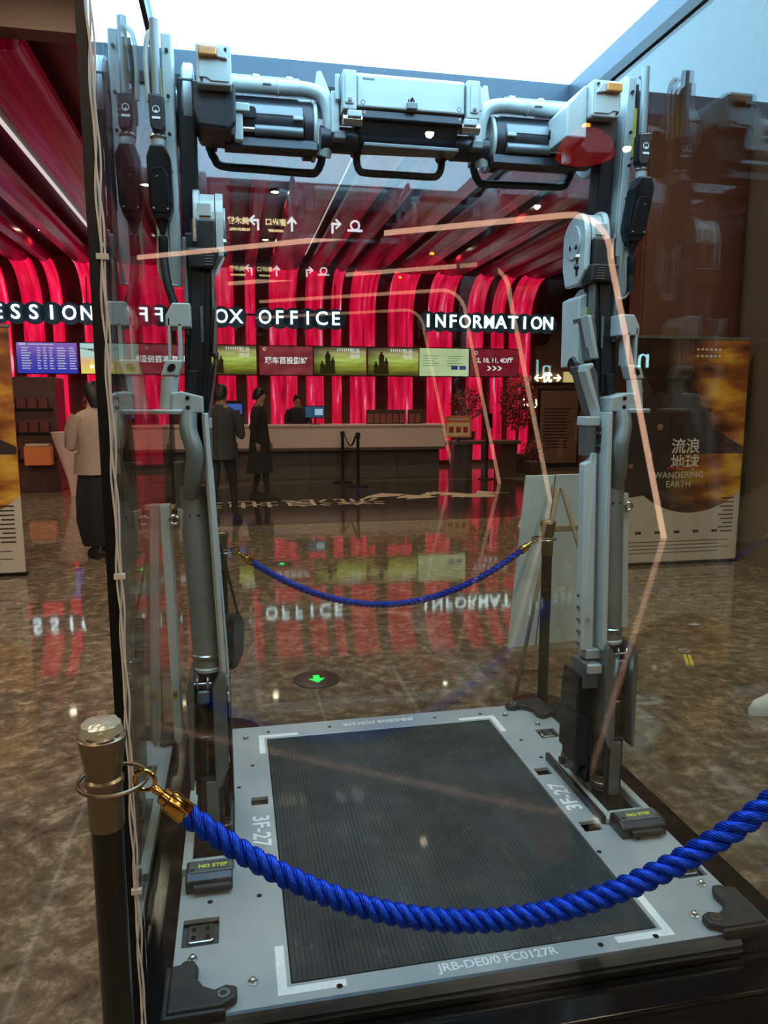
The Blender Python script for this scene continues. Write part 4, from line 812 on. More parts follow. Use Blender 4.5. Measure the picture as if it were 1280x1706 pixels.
#PART3
# ------------------------------------------------------------------ rope stanchions
def stanchion(x, y, label, ringdir, cap=0, up=0.0, base=0.16):
    t = thing('rope_stanchion', label, 'stanchion', (x, y, 0), None)
    MB().lathe([(base, 0), (base, 0.012), (base-0.01, 0.02), (0.05, 0.032), (0.03, 0.045)], (x, y, 0), n=40).build('base', M['post_black'], t)
    MB().cyl((x, y, 0.03), (x, y, 0.80+up), 0.0255, n=28).build('pole', M['post_black'], t)
    c = MB().lathe([(0.0275, 0.79), (0.0285, 0.795), (0.0285, 0.865), (0.031, 0.868), (0.031, 0.876), (0.027, 0.88), (0.029, 0.888), (0.038, 0.945), (0.0385, 0.950), (0.035, 0.952), (0.035, 0.957), (0.030, 0.963), (0.004, 0.968)], (x, y, up), n=36).build('crown', M['champ'], t)
    if cap:
        random.seed(4); mb = MB(); ring = []
        for j in range(28):
            a = 2*PI*j/28; ring.append((x+0.036*math.cos(a), y+0.036*math.sin(a), up+0.953+random.uniform(-0.005, 0.003)))
        ring2 = [(x+0.031*math.cos(2*PI*j/28), y+0.031*math.sin(2*PI*j/28), up+0.972+random.uniform(-0.002, 0.002)) for j in range(28)]
        ring3 = [(x+0.012*math.cos(2*PI*j/28), y+0.012*math.sin(2*PI*j/28), up+0.976) for j in range(28)]
        mb.loft([ring, ring2, ring3]).build('crumpled_film_cap', M['film'], c)
    a = 0.055
    dx, dy = ringdir
    MB().torus((x+dx*0.014, y+dy*0.014, 0.872+up), a, 0.0035, 'z', 48, 8).build('hook_ring', M['steel' if not cap else 'champ'], t)
    return t
def rope(p0, p1, mid, label, r=0.018, turns=18, seg=420):
    """hanging twisted rope with a brass end fitting at each end"""
    p0, p1, mid = Vector(p0), Vector(p1), Vector(mid)
    t = thing('barrier_rope', label, 'rope', p0)
    def bez(u):
        c = 2*mid-(p0+p1)/2; return p0*(1-u)**2+c*2*u*(1-u)+p1*u*u
    L = sum((bez((i+1)/50)-bez(i/50)).length for i in range(50))
    fit = 0.085/L
    for k in range(3):
        mb = MB()
        for y_ in range(7):
            pts = []
            for i in range(seg+1):
                u = fit*0.8+(1-1.6*fit)*i/seg; c = bez(u); d = (bez(min(1, u+0.002))-bez(max(0, u-0.002))).normalized()
                a = d.cross(Vector((0, 0, 1))).normalized(); b = d.cross(a)
                ph = 2*PI*(u*turns*L+k/3); q = ph*0.9+y_*2*PI/7
                cc = c+(a*math.cos(ph)+b*math.sin(ph))*r*0.53
                o1 = a*math.cos(ph)+b*math.sin(ph)
                o2 = d.cross(o1)
                pts.append(cc+(o1*math.cos(q)+o2*math.sin(q))*r*0.35)
            mb.tube(pts, r*0.155, 5)
        mb.build('rope_strand', M['rope'], t, edge=False)
    for a, b in ((p0, bez(fit)), (p1, bez(1-fit))):
        d = (b-a).normalized(); f = MB()
        P = lambda q: a+d*q
        f.tube([P(0.030), P(0.034), P(0.045), P(0.048), P(0.085), P(0.087)], [0.006, 0.014, 0.0145, 0.0185, 0.0195, 0.018], 24)
        f = f.build('end_sleeve', M['gold'], t)
        MB().tube([P(0.012), P(0.020), P(0.032)], [0.0055, 0.0075, 0.0055], 14).build('swivel', M['gold'], f)
        side = d.cross(Vector((0, 1, 0.2))).normalized(); pts = []
        for i in range(22):
            an = 2*PI*i/22; pts.append(a+d*(-0.004+0.018*-math.cos(an)*-1-0.0)+side*0.0165*math.sin(an))
        MB().tube(pts, 0.0036, 8, closed=True).build('snap_hook', M['gold'], f)
        MB().tube([a-side*0.016+d*0.004, a-side*0.027+d*0.000], 0.0018, 6).build('hook_lever', M['gold'], f)
    return t
stanchion(-0.228, 1.215, 'black rope stanchion in front of the case corner with crumpled champagne cap', (1, -0.1), 1, 0.038, 0.14)
stanchion(1.02, 0.92, 'black rope stanchion holding the far end of the front blue rope, mostly out of frame', (-1, 0.1), 0, 0.15, 0.14)
stanchion(-0.075, 3.318, 'black rope stanchion behind the left machine leg', (1, 0))
stanchion(1.483, 3.314, 'black rope stanchion behind the case beside the easel', (-1, 0))
rope((-0.160, 1.205, 0.905), (0.95, 0.93, 1.02), (0.395, 1.0675, 0.67), 'thick blue twisted rope hanging in front of the platform', 0.0195, 13, 600)
rope((-0.008, 3.318, 0.868), (1.416, 3.314, 0.868), (0.70, 3.316, 0.585), 'blue twisted rope hanging behind the glass case', 0.0165, 12, 420)
# black bag hanging behind the left leg
bag = thing('shoulder_bag', 'black rounded bag hanging from the stanchion behind the left machine leg', 'bag', (-0.06, 3.26, 0.45))
MB().prism([(-0.075, 0.60), (-0.09, 0.43), (-0.075, 0.37), (-0.045, 0.35), (-0.015, 0.37), (0.012, 0.43), (0.02, 0.56), (0.0, 0.60)], 'y', 3.20, 3.27, True).build('bag_body', M['cloth_black'], bag, bevel=0.012, seg=3)
MB().tube(smoothpath([(-0.07, 3.235, 0.59), (-0.085, 3.25, 0.75), (-0.075, 3.265, 0.90), (-0.04, 3.255, 0.75), (-0.005, 3.235, 0.59)], 6), 0.006, 8).build('bag_strap', M['cloth_black'], bag)

# ------------------------------------------------------------------ easel seen from behind
ez = thing('easel', 'wooden easel carrying a pale board, seen from behind near the right machine leg', 'easel', (1.42, 3.55, 0))
Rt = Matrix.Translation((1.475, 3.78, 0.16)) @ Matrix.Rotation(math.radians(6), 4, 'Z') @ Matrix.Rotation(math.radians(9), 4, 'X')
MB().box((0, 0, 0), (0.50, 0.012, 1.0), Rt).build('board', M['board_white'], ez, bevel=0.002)
MB().box((0.17, -0.003, 0.0), (0.175, 0.0, 1.0), Rt).build('board_seam', M['grey'], ez)
MB().tube([(1.645, 3.56, 1.09), (1.345, 3.36, 0.0)], 0.011, 4).build('leg', M['wood'], ez)
MB().tube([(1.66, 3.56, 1.09), (1.98, 3.42, 0.0)], 0.011, 4).build('leg', M['wood'], ez)
MB().tube([(1.652, 3.64, 1.09), (1.70, 4.12, 0.0)], 0.011, 4).build('leg', M['wood'], ez)
MB().box((1.475, 3.72, 0.135), (1.98, 3.86, 0.16)).build('ledge', M['wood'], ez, bevel=0.002)
MB().box((1.60, 3.54, 0.86), (1.76, 3.56, 0.89)).build('crossbar', M['wood'], ez, bevel=0.002)

# ------------------------------------------------------------------ posters
def poster_mat():
    m = bpy.data.materials.new('poster_print'); m.use_nodes = True; nt = m.node_tree; N = nt.nodes; L = nt.links
    b = N['Principled BSDF']; b.inputs['Roughness'].default_value = 0.4
    tc = N.new('ShaderNodeTexCoord'); sp = N.new('ShaderNodeSeparateXYZ'); L.new(tc.outputs['Generated'], sp.inputs[0])
    mp = N.new('ShaderNodeMapping'); L.new(tc.outputs['Generated'], mp.inputs['Vector']); mp.inputs['Scale'].default_value = (1.6, 1, 5.5); mp.inputs['Rotation'].default_value = (0, 0.35, 0)
    nz = N.new('ShaderNodeTexNoise'); nz.inputs['Scale'].default_value = 1.6; nz.inputs['Detail'].default_value = 8; L.new(mp.outputs[0], nz.inputs['Vector'])
    r = N.new('ShaderNodeValToRGB'); e = r.color_ramp.elements
    e[0].position = 0.34; e[0].color = (0.05, 0.012, 0.005, 1); e[1].position = 0.72; e[1].color = (0.85, 0.58, 0.10, 1)
    k = e.new(0.48); k.color = (0.32, 0.10, 0.02, 1); k = e.new(0.58); k.color = (0.62, 0.32, 0.04, 1); L.new(nz.outputs['Fac'], r.inputs['Fac'])
    # darker to the left where figures stand
    lr = N.new('ShaderNodeValToRGB'); lr.color_ramp.elements[0].position = 0.42; lr.color_ramp.elements[0].color = (0.05, 0.04, 0.05, 1); lr.color_ramp.elements[1].position = 0.78
    L.new(sp.outputs['X'], lr.inputs['Fac'])
    mu = N.new('ShaderNodeMixRGB'); mu.blend_type = 'MULTIPLY'; mu.inputs[0].default_value = 1; L.new(r.outputs[0], mu.inputs[1]); L.new(lr.outputs[0], mu.inputs[2])
    # round limb: inside a big circle picture, below white
    cm = N.new('ShaderNodeMapping'); cm.vector_type = 'POINT'; cm.inputs['Location'].default_value = (-0.62*1.0, 0, -0.62*1.45); cm.inputs['Scale'].default_value = (1.0, 0.0, 1.45)
    L.new(tc.outputs['Generated'], cm.inputs['Vector']); ln = N.new('ShaderNodeVectorMath'); ln.operation = 'LENGTH'; L.new(cm.outputs[0], ln.inputs[0])
    lt = N.new('ShaderNodeMath'); lt.operation = 'LESS_THAN'; lt.inputs[1].default_value = 0.575; L.new(ln.outputs['Value'], lt.inputs[0])
    up = N.new('ShaderNodeMath'); up.operation = 'GREATER_THAN'; up.inputs[1].default_value = 0.52; L.new(sp.outputs['Z'], up.inputs[0])
    mxx = N.new('ShaderNodeMath'); mxx.operation = 'MAXIMUM'; L.new(lt.outputs[0], mxx.inputs[0]); L.new(up.outputs[0], mxx.inputs[1])
    mx = N.new('ShaderNodeMixRGB'); L.new(mxx.outputs[0], mx.inputs['Fac']); mx.inputs[1].default_value = (0.55, 0.50, 0.44, 1); L.new(mu.outputs[0], mx.inputs[2])
    L.new(mx.outputs[0], b.inputs['Base Color']); L.new(mx.outputs[0], b.inputs['Emission Color']); b.inputs['Emission Strength'].default_value = 0.0
    return m
PM = poster_mat(); INK = mat('poster_ink_dark', (0.03, 0.018, 0.02), 0.5); INKW = mat('poster_ink_pale', (0.62, 0.58, 0.55), 0.5); INKR = mat('poster_ink_red', (0.45, 0.03, 0.03), 0.5); SKINP = mat('poster_ink_face', (0.30, 0.15, 0.08), 0.5)
def poster(x0, x1, y, z1, label):
    t = thing('film_poster', label, 'poster', ((x0+x1)/2, y, 0)); w = x1-x0; yy = y-0.002; R = (PI/2, 0, 0)
    MB().box((x0, y, 0.03), (x1, y+0.01, z1)).build('printed_sheet', PM, t)
    MB().box((x0-0.01, y-0.01, z1), (x1+0.01, y+0.02, z1+0.025)).build('top_bar', M['grey'], t, bevel=0.003)
    MB().box((x0-0.01, y-0.02, 0.0), (x1+0.01, y+0.06, 0.03)).build('base_bar', M['black'], t, bevel=0.004)
    MB().box(((x0+x1)/2-0.01, y+0.012, 0.03), ((x0+x1)/2+0.01, y+0.03, z1)).build('back_pole', M['grey'], t)
    # plain stand-in figures and a dark ridge
    MB().prism([(x0+w*0.02, z1*0.30), (x0+w*0.42, z1*0.33), (x0+w*0.45, z1*0.60), (x0+w*0.40, z1*0.74), (x0+w*0.36, z1*0.78), (x0+w*0.30, z1*0.76), (x0+w*0.22, z1*0.86), (x0+w*0.15, z1*0.84), (x0+w*0.08, z1*0.74), (x0+w*0.02, z1*0.66)], 'y', yy, y).build('figure_group', INK, t)
    MB().prism([(x0+w*0.45, z1*0.50), (x1-0.003, z1*0.50), (x1-0.003, z1*0.53), (x0+w*0.88, z1*0.57), (x0+w*0.72, z1*0.63), (x0+w*0.74, z1*0.70), (x0+w*0.66, z1*0.71), (x0+w*0.62, z1*0.78), (x0+w*0.52, z1*0.80), (x0+w*0.45, z1*0.76)], 'y', yy, y).build('dark_ridge', INK, t)
    for fx, fz, r in ((0.36, 0.62, 0.03), (0.20, 0.78, 0.035), (0.30, 0.50, 0.025), (0.16, 0.45, 0.022)):
        MB().lathe([(r, y-0.0035), (r, yy)], (x0+w*fx, 0, fz*z1), axis='y', n=18).build('pale_face', SKINP, t)
    text('title_text', '流浪\n地球', 0.15, INKW, t, (x0+w*0.56, yy-0.001, z1*0.495), R, 0.0008, bold=0.002)
    text('title_text', 'WANDERING\nEARTH', 0.085, INKW, t, (x0+w*0.52, yy-0.001, z1*0.385), R, 0.0008)
    MB().box((x0+w*0.43, y-0.004, z1*0.435), (x0+w*0.7, yy, z1*0.442)).build('title_stroke', INKR, t)
    mb = MB(); random.seed(9)
    for k in range(9): mb.box((x1-0.22+random.uniform(0, 0.06), yy, 0.62-k*0.04), (x1-0.06, y, 0.632-k*0.04))
    for k in range(4): mb.box((x0+0.1, yy, 0.22-k*0.035), (x1-0.1-0.1*(k % 2), y, 0.226-k*0.035))
    for k in range(5): mb.box((x0+0.3+k*0.2, yy, 0.30), (x0+0.36+k*0.2, y, 0.325))
    o = mb.build('small_print', INK, t); o['kind'] = 'stuff'
    mb = MB()
    for k in range(12): mb.box((x1-0.55+0.045*(k % 6), yy, z1-0.1-0.06*(k//6)), (x1-0.525+0.045*(k % 6), y, z1-0.08-0.06*(k//6)))
    o = mb.build('top_print', INKW, t); o['kind'] = 'stuff'
    return t
poster(3.36, 4.74, 6.22, 2.10, 'large film poster with orange planet on the right, in front of the brown wall')
poster(-3.25, -1.862, 6.95, 2.16, 'large film poster with orange planet cut off at the left edge of the photo')

# ------------------------------------------------------------------ box office counter and what stands on it
ct = thing('service_counter', 'long pale stone counter under the BOX OFFICE sign', 'counter', (1.5, 14.6, 0))
MB().box((-1.2, 14.25, 0.62), (4.12, 14.32, 1.06)).build('front_panel', M['counter'], ct, bevel=0.005)
MB().box((-1.2, 14.23, 0.60), (4.12, 14.34, 0.66)).build('edge_band', M['counter_edge'], ct, bevel=0.004)
MB().box((-1.2, 14.22, 1.06), (4.12, 14.95, 1.10)).build('counter_top', M['counter'], ct, bevel=0.006)
MB().box((-1.15, 14.45, 0.0), (4.06, 14.9, 1.06)).build('plinth', M['counter_low'], ct, bevel=0.004)
for i in range(6): MB().box((-1.15+i*0.87, 14.435, 0.04), (-1.15+i*0.87+0.855, 14.45, 0.60)).build('plinth_panel', M['counter_low'], ct, bevel=0.004)
c2 = thing('service_counter', 'low dark counter end standing beside the orange notice sign', 'counter', (4.9, 14.6, 0))
MB().box((4.14, 14.3, 0.68), (5.75, 14.9, 0.75)).build('counter_top', M['counter_edge'], c2, bevel=0.005)
MB().box((4.35, 14.4, 0.0), (4.75, 14.8, 0.68)).build('pedestal', M['dark_panel'], c2, bevel=0.005)
MB().box((5.35, 14.4, 0.0), (5.7, 14.8, 0.68)).build('pedestal', M['dark_panel'], c2, bevel=0.005)
mn = thing('till_monitor', 'small till screen showing a dark menu, on the long counter', 'monitor', (1.58, 14.6, 1.10))
MB().box((1.36, 14.60, 1.22), (1.76, 14.63, 1.46)).build('housing', M['black'], mn, bevel=0.004)
MB().box((1.375, 14.596, 1.235), (1.745, 14.60, 1.445)).build('display', emit('till_screen', (0.04, 0.12, 0.22), 0.8), mn)
MB().box((1.56, 14.592, 1.28), (1.72, 14.596, 1.40)).build('window_tile', emit('till_tile', (0.55, 0.8, 1.0), 0.8), mn)
MB().lathe([(0.09, 0), (0.09, 0.01), (0.02, 0.015), (0.02, 0.14)], (1.57, 14.64, 1.10), n=20).build('stand', M['black'], mn)
m2 = thing('till_monitor', 'blue lit till screen on the counter beside the left machine leg', 'monitor', (0.0, 14.6, 1.10))
MB().box((-0.22, 14.60, 1.20), (0.18, 14.63, 1.56)).build('housing', M['black'], m2, bevel=0.004)
MB().box((-0.20, 14.596, 1.30), (0.16, 14.60, 1.50)).build('display', emit('till_screen_blue', (0.08, 0.14, 0.55), 0.9), m2)
MB().box((-0.20, 14.596, 1.22), (0.16, 14.60, 1.27)).build('red_strip', emit('till_red', (0.7, 0.03, 0.03), 0.7), m2)
MB().lathe([(0.09, 0), (0.09, 0.01), (0.02, 0.015), (0.02, 0.11)], (-0.02, 14.64, 1.10), n=20).build('stand', M['black'], m2)
qs = thing('counter_notice', 'orange and cream notice sign on the low counter end', 'sign', (4.55, 14.42, 0.75))
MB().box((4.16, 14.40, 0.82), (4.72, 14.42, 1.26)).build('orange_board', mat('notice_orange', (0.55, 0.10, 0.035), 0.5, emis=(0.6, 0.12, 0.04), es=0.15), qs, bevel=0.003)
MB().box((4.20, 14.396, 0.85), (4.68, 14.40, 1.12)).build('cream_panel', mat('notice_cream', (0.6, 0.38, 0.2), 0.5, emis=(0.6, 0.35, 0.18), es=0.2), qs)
for k in range(3): MB().box((4.24+k*0.15, 14.393, 0.92), (4.34+k*0.15, 14.396, 1.04)).build('print_block', INKR, qs)
MB().box((4.24, 14.393, 1.17), (4.64, 14.397, 1.21)).build('print_line', INKW, qs)
MB().box((4.40, 14.40, 0.75), (4.48, 14.46, 0.83)).build('foot', M['black'], qs)
pt = thing('payment_terminal', 'black payment terminal on a slim stand beside the orange notice sign', 'terminal', (4.95, 14.15, 0))
MB().lathe([(0.17, 0), (0.17, 0.015), (0.03, 0.03), (0.025, 1.05)], (4.93, 14.05, 0), n=24).build('stand', M['black'], pt)
MB().box((4.84, 13.99, 1.02), (5.02, 14.09, 1.32), None).build('terminal_head', M['black_gloss'], pt, bevel=0.02, seg=3)
# small books/boxes behind the counter
for (x, z, w) in ((2.6, 1.10, 0.8), (3.45, 1.10, 0.35)):
    o = thing('acrylic_holder', 'low brown leaflet rack on the counter, %s' % ('wide one beside the stanchions' if w > 0.5 else 'narrow one at its right end'), 'rack', (x, 14.7, z))
    MB().box((x, 14.66, z), (x+w, 14.70, z+0.28)).build('back_panel', M['dark_panel'], o, bevel=0.003)
    for k in range(int(w/0.13)): MB().box((x+0.02+k*0.13, 14.63, z+0.02), (x+0.13+k*0.13, 14.66, z+0.20)).build('leaflet', mat('leaflet_print', (0.25, 0.07, 0.06), 0.5) if k == 0 else bpy.data.materials['leaflet_print'], o)
# two belt posts in front of the counter
def belt_post(x, y, label):
    t = thing('belt_post', label, 'barrier post', (x, y, 0))
    MB().lathe([(0.19, 0), (0.19, 0.02), (0.05, 0.035), (0.03, 0.045), (0.03, 0.88), (0.042, 0.89), (0.042, 0.97), (0.03, 0.985)], (x, y, 0), n=24).build('post', M['black'], t)
    MB().lathe([(0.044, 0.90), (0.044, 0.955)], (x, y, 0), n=24).build('belt_head', M['dark'], t)
belt_post(2.02, 14.0, 'black belt barrier post before the counter, the one nearer the coated person')
belt_post(2.20, 13.3, 'black belt barrier post before the counter, the one nearer the notice sign')
bl = MB().tube(smoothpath([(2.05, 13.93, 0.93), (2.12, 13.65, 0.72), (2.18, 13.36, 0.93)], 8), 0.022, 6, flat=0.15).build('barrier_belt', M['dark'])
tag(bl, 'sagging dark belt hanging between the two barrier posts', 'belt')

# ------------------------------------------------------------------ planter, information board, wall signs
def leafy(name, label, cat, x, y, z0, z1, rad, leafm, pot, n=700, seed=1, trunk=True):
    t = thing(name, label, cat, (x, y, 0)); random.seed(seed)
    if pot == 'box': MB().box((x-0.22, y-0.22, 0), (x+0.22, y+0.22, 0.42)).build('planter', M['dark_panel'], t, bevel=0.01)
    else: MB().lathe([(0.12, pot), (0.17, pot+0.1), (0.19, pot+0.3), (0.17, pot+0.3), (0.02, pot+0.27)], (x, y, 0), n=24).build('vase', M['dark_panel'], t)
    base = 0.4 if pot == 'box' else pot+0.25
    mb = MB()
    for k in range(9):
        a = 2*PI*k/9; rr = rad*random.uniform(0.4, 0.85); zt = z0+(z1-z0)*random.uniform(0.5, 0.95)
        mb.tube(smoothpath([(x, y, base), (x+0.2*rr*math.cos(a), y+0.2*rr*math.sin(a), (base+zt)/2), (x+rr*math.cos(a), y+rr*math.sin(a), zt)], 4), 0.008, 5)
    mb.build('branches', M['bark'], t)
    for mm, cnt, nm in ((leafm, n, 'blossom'), (M['green_leaf'], n//3, 'foliage')):
        mb = MB()
        for k in range(cnt):
            while True:
                p = Vector((random.uniform(-1, 1), random.uniform(-1, 1), random.uniform(-1, 1)))
                if 0.25 < p.length < 1: break
            q = Vector((x+p.x*rad, y+p.y*rad, (z0+z1)/2+p.z*(z1-z0)/2)); s_ = random.uniform(0.02, 0.045)
            ax = Vector((random.gauss(0, 1), random.gauss(0, 1), random.gauss(0, 1))).normalized(); b = ax.orthogonal().normalized(); c = ax.cross(b)
            v = [mb.v(q+b*s_), mb.v(q+c*s_*0.6+ax*0.008), mb.v(q-b*s_), mb.v(q-c*s_*0.6+ax*0.008)]; mb.face(v[:3]); mb.face([v[0], v[2], v[3]])
        o = mb.build(nm, mm, t, edge=False); o['kind'] = 'stuff'
    return t
leafy('flowering_tree', 'tall red blossoming potted tree right of the counter', 'plant', 6.05, 15.3, 0.9, 2.15, 0.42, M['red_leaf'], 'box', 1300, 2)
leafy('flower_arrangement', 'low dark red flower bush at the foot of the blossoming tree', 'plant', 6.15, 14.6, 0.35, 0.75, 0.25, M['red_leaf'], 0.0, 260, 3)
leafy('flower_arrangement', 'dark red flowers behind the orange notice sign', 'plant', 5.0, 15.6, 1.15, 1.85, 0.38, M['red_leaf'], 0.6, 420, 4)
ib = thing('information_board', 'tall brown information board with rows of text near the back wall', 'sign', (7.5, 16.4, 0))
MB().box((6.98, 16.36, 0.06), (8.02, 16.42, 1.84)).build('frame', M['black'], ib, bevel=0.005)
MB().box((7.03, 16.35, 0.10), (7.97, 16.36, 1.80)).build('sheet', mat('board_sheet', (0.22, 0.11, 0.07), 0.5), ib)
mb = MB()
for k in range(13): mb.box((7.12, 16.346, 1.36-k*0.075), (7.80-0.12*((k*5) % 4)/3, 16.35, 1.385-k*0.075))
o = mb.build('text_rows', INK, ib); o['kind'] = 'stuff'
MB().box((6.98, 16.3, 0), (8.02, 16.5, 0.06)).build('base', M['black'], ib, bevel=0.005)
ws = thing('wall_sign', 'small lit cream direction sign with arrows above the information board', 'sign', (7.8, 17.4, 2.0))
for (c, x) in (('←', 7.42), ('优', 7.66), ('→', 7.92)): text('symbol', c, 0.26, M['sign_warm'], ws, (x, 17.44, 2.12), (PI/2, 0, 0), 0.01, bold=0.004)
MB().box((8.10, 17.42, 2.02), (8.45, 17.49, 2.28)).build('lit_panel', emit('lit_cream_panel', (1.0, 0.75, 0.32), 0.85), ws, bevel=0.004)
MB().box((7.3, 17.46, 1.98), (8.47, 17.492, 2.02)).build('rail', M['black'], ws)
w2 = thing('wall_sign', 'small lit warm sign reading 2 beside the blossoming tree', 'sign', (7.4, 17.4, 1.55))
text('symbol', '2、)', 0.24, M['sign_warm'], w2, (7.2, 17.44, 1.52), (PI/2, 0, 0), 0.01, bold=0.004)
MB().box((6.95, 17.46, 1.36), (7.45, 17.5, 1.39)).build('rail', M['black'], w2)

# ------------------------------------------------------------------ concession side on the left
cab = thing('food_cabinet', 'dark snack cabinet with an orange tray beside the left poster', 'cabinet', (-3.6, 13.6, 0))
MB().box((-4.15, 13.5, 0), (-2.95, 14.2, 1.95)).build('body', M['dark_panel'], cab, bevel=0.006)
for k, z in enumerate((0.55, 1.0, 1.4)):
    MB().box((-4.1, 13.42, z), (-3.0, 13.52, z+0.03)).build('shelf', M['black'], cab)
    for i in range(6): 
        MB().box((-4.05+i*0.17, 13.43, z+0.03), (-3.92+i*0.17, 13.5, z+0.2)).build('packet', mat('packet_dark', (0.12, 0.02, 0.02), 0.4) if (k, i) == (0, 0) else bpy.data.materials['packet_dark'], cab)
tr = thing('snack_tray', 'orange tray box standing out of the dark snack cabinet', 'tray', (-3.3, 13.3, 0.6))
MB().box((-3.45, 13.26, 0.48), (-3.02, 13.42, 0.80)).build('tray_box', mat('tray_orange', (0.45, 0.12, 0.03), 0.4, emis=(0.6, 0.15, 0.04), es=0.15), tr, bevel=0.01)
MB().box((-3.42, 13.25, 0.80), (-3.05, 13.40, 0.84)).build('tray_rim', M['paper'], tr, bevel=0.006)
ctb = thing('cocktail_table', 'cone shaped pale cloth covered table by the dark snack cabinet', 'table', (-2.62, 12.9, 0))
MB().lathe([(0.05, 0.0), (0.10, 0.3), (0.30, 1.02), (0.31, 1.05), (0.02, 1.055)], (-2.62, 12.9, 0), n=28).build('cloth_cone', M['counter'], ctb)
leafy('flower_arrangement', 'dark red flowers above the pale cone table', 'plant', -2.1, 13.6, 1.3, 1.85, 0.45, M['red_leaf'], 0.8, 420, 6)

# ------------------------------------------------------------------ floor things
fm = MB().prism([(-1.35, 9.3), (3.6, 9.3), (6.0, 11.4), (5.4, 14.0), (0.2, 13.9), (-1.6, 11.8)], 'z', 0.0, 0.002).build('floor_mat', mat('dark_floor_sheet', (0.02, 0.012, 0.010), 0.12))
tag(fm, 'dark glossy floor sheet with pale lettering in front of the counter', 'floor mat')
text('floor_lettering', '流浪地球', 0.82, M['paper'], fm, (0.65, 11.3, 0.003), (0, 0, PI), 0.0005)
mb = MB(); random.seed(12)
for k in range(16):
    x = 2.0+k*0.13; y = 11.6+0.25*math.sin(k*0.9); L_ = random.uniform(0.25, 0.6)
    mb.prism([(x, y), (x+L_, y+random.uniform(-0.1, 0.25)), (x+L_*1.3, y+0.22), (x+L_*0.6, y+0.4), (x+0.1, y+0.22)], 'z', 0.0022+k*0.0001, 0.003+k*0.0001)
mb.build('floor_motif', M['paper'], fm)
def floor_arrow(x, y, label, k=1.0):
    t = thing('floor_light', label, 'floor light', (x, y, 0))
    MB().lathe([(0.13*k, 0.0), (0.13*k, 0.004), (0.12*k, 0.006), (0.001, 0.006)], (x, y, 0), n=36).build('disc', M['post_black'], t)
    P = [(0.018, 0.05), (0.018, 0.0), (0.045, 0.0), (0.0, -0.06), (-0.045, 0.0), (-0.018, 0.0), (-0.018, 0.05)]
    MB().prism([(x+a*k, y+b*k) for a, b in P], 'z', 0.006, 0.0075).build('green_arrow', M['green_led'], t)
floor_arrow(0.411, 3.93, 'green lit arrow on a dark round floor plate behind the case')
floor_arrow(0.41, 6.95, 'faint distant green lit arrow set in the floor farther behind the case', 0.8)
tg = thing('floor_tag', 'small yellow ribbed tag lying on the marble floor at the right', 'tag', (2.628, 3.80, 0))
Rm = Matrix.Translation((2.628, 3.80, 0)) @ Matrix.Rotation(math.radians(62), 4, 'Z')
for dy in (-0.022, 0.004):
    for dx in (-0.09, 0.002): MB().box((dx, dy, 0), (dx+0.086, dy+0.018, 0.006), Rm).build('strip', mat('tag_yellow', (0.7, 0.6, 0.08), 0.5) if (dx, dy) == (-0.09, -0.022) else bpy.data.materials['tag_yellow'], tg)
MB().torus((2.628+0.075, 3.80+0.15, 0.004), 0.03, 0.003, 'z', 24, 6).build('string_loop', M['cable'], tg)

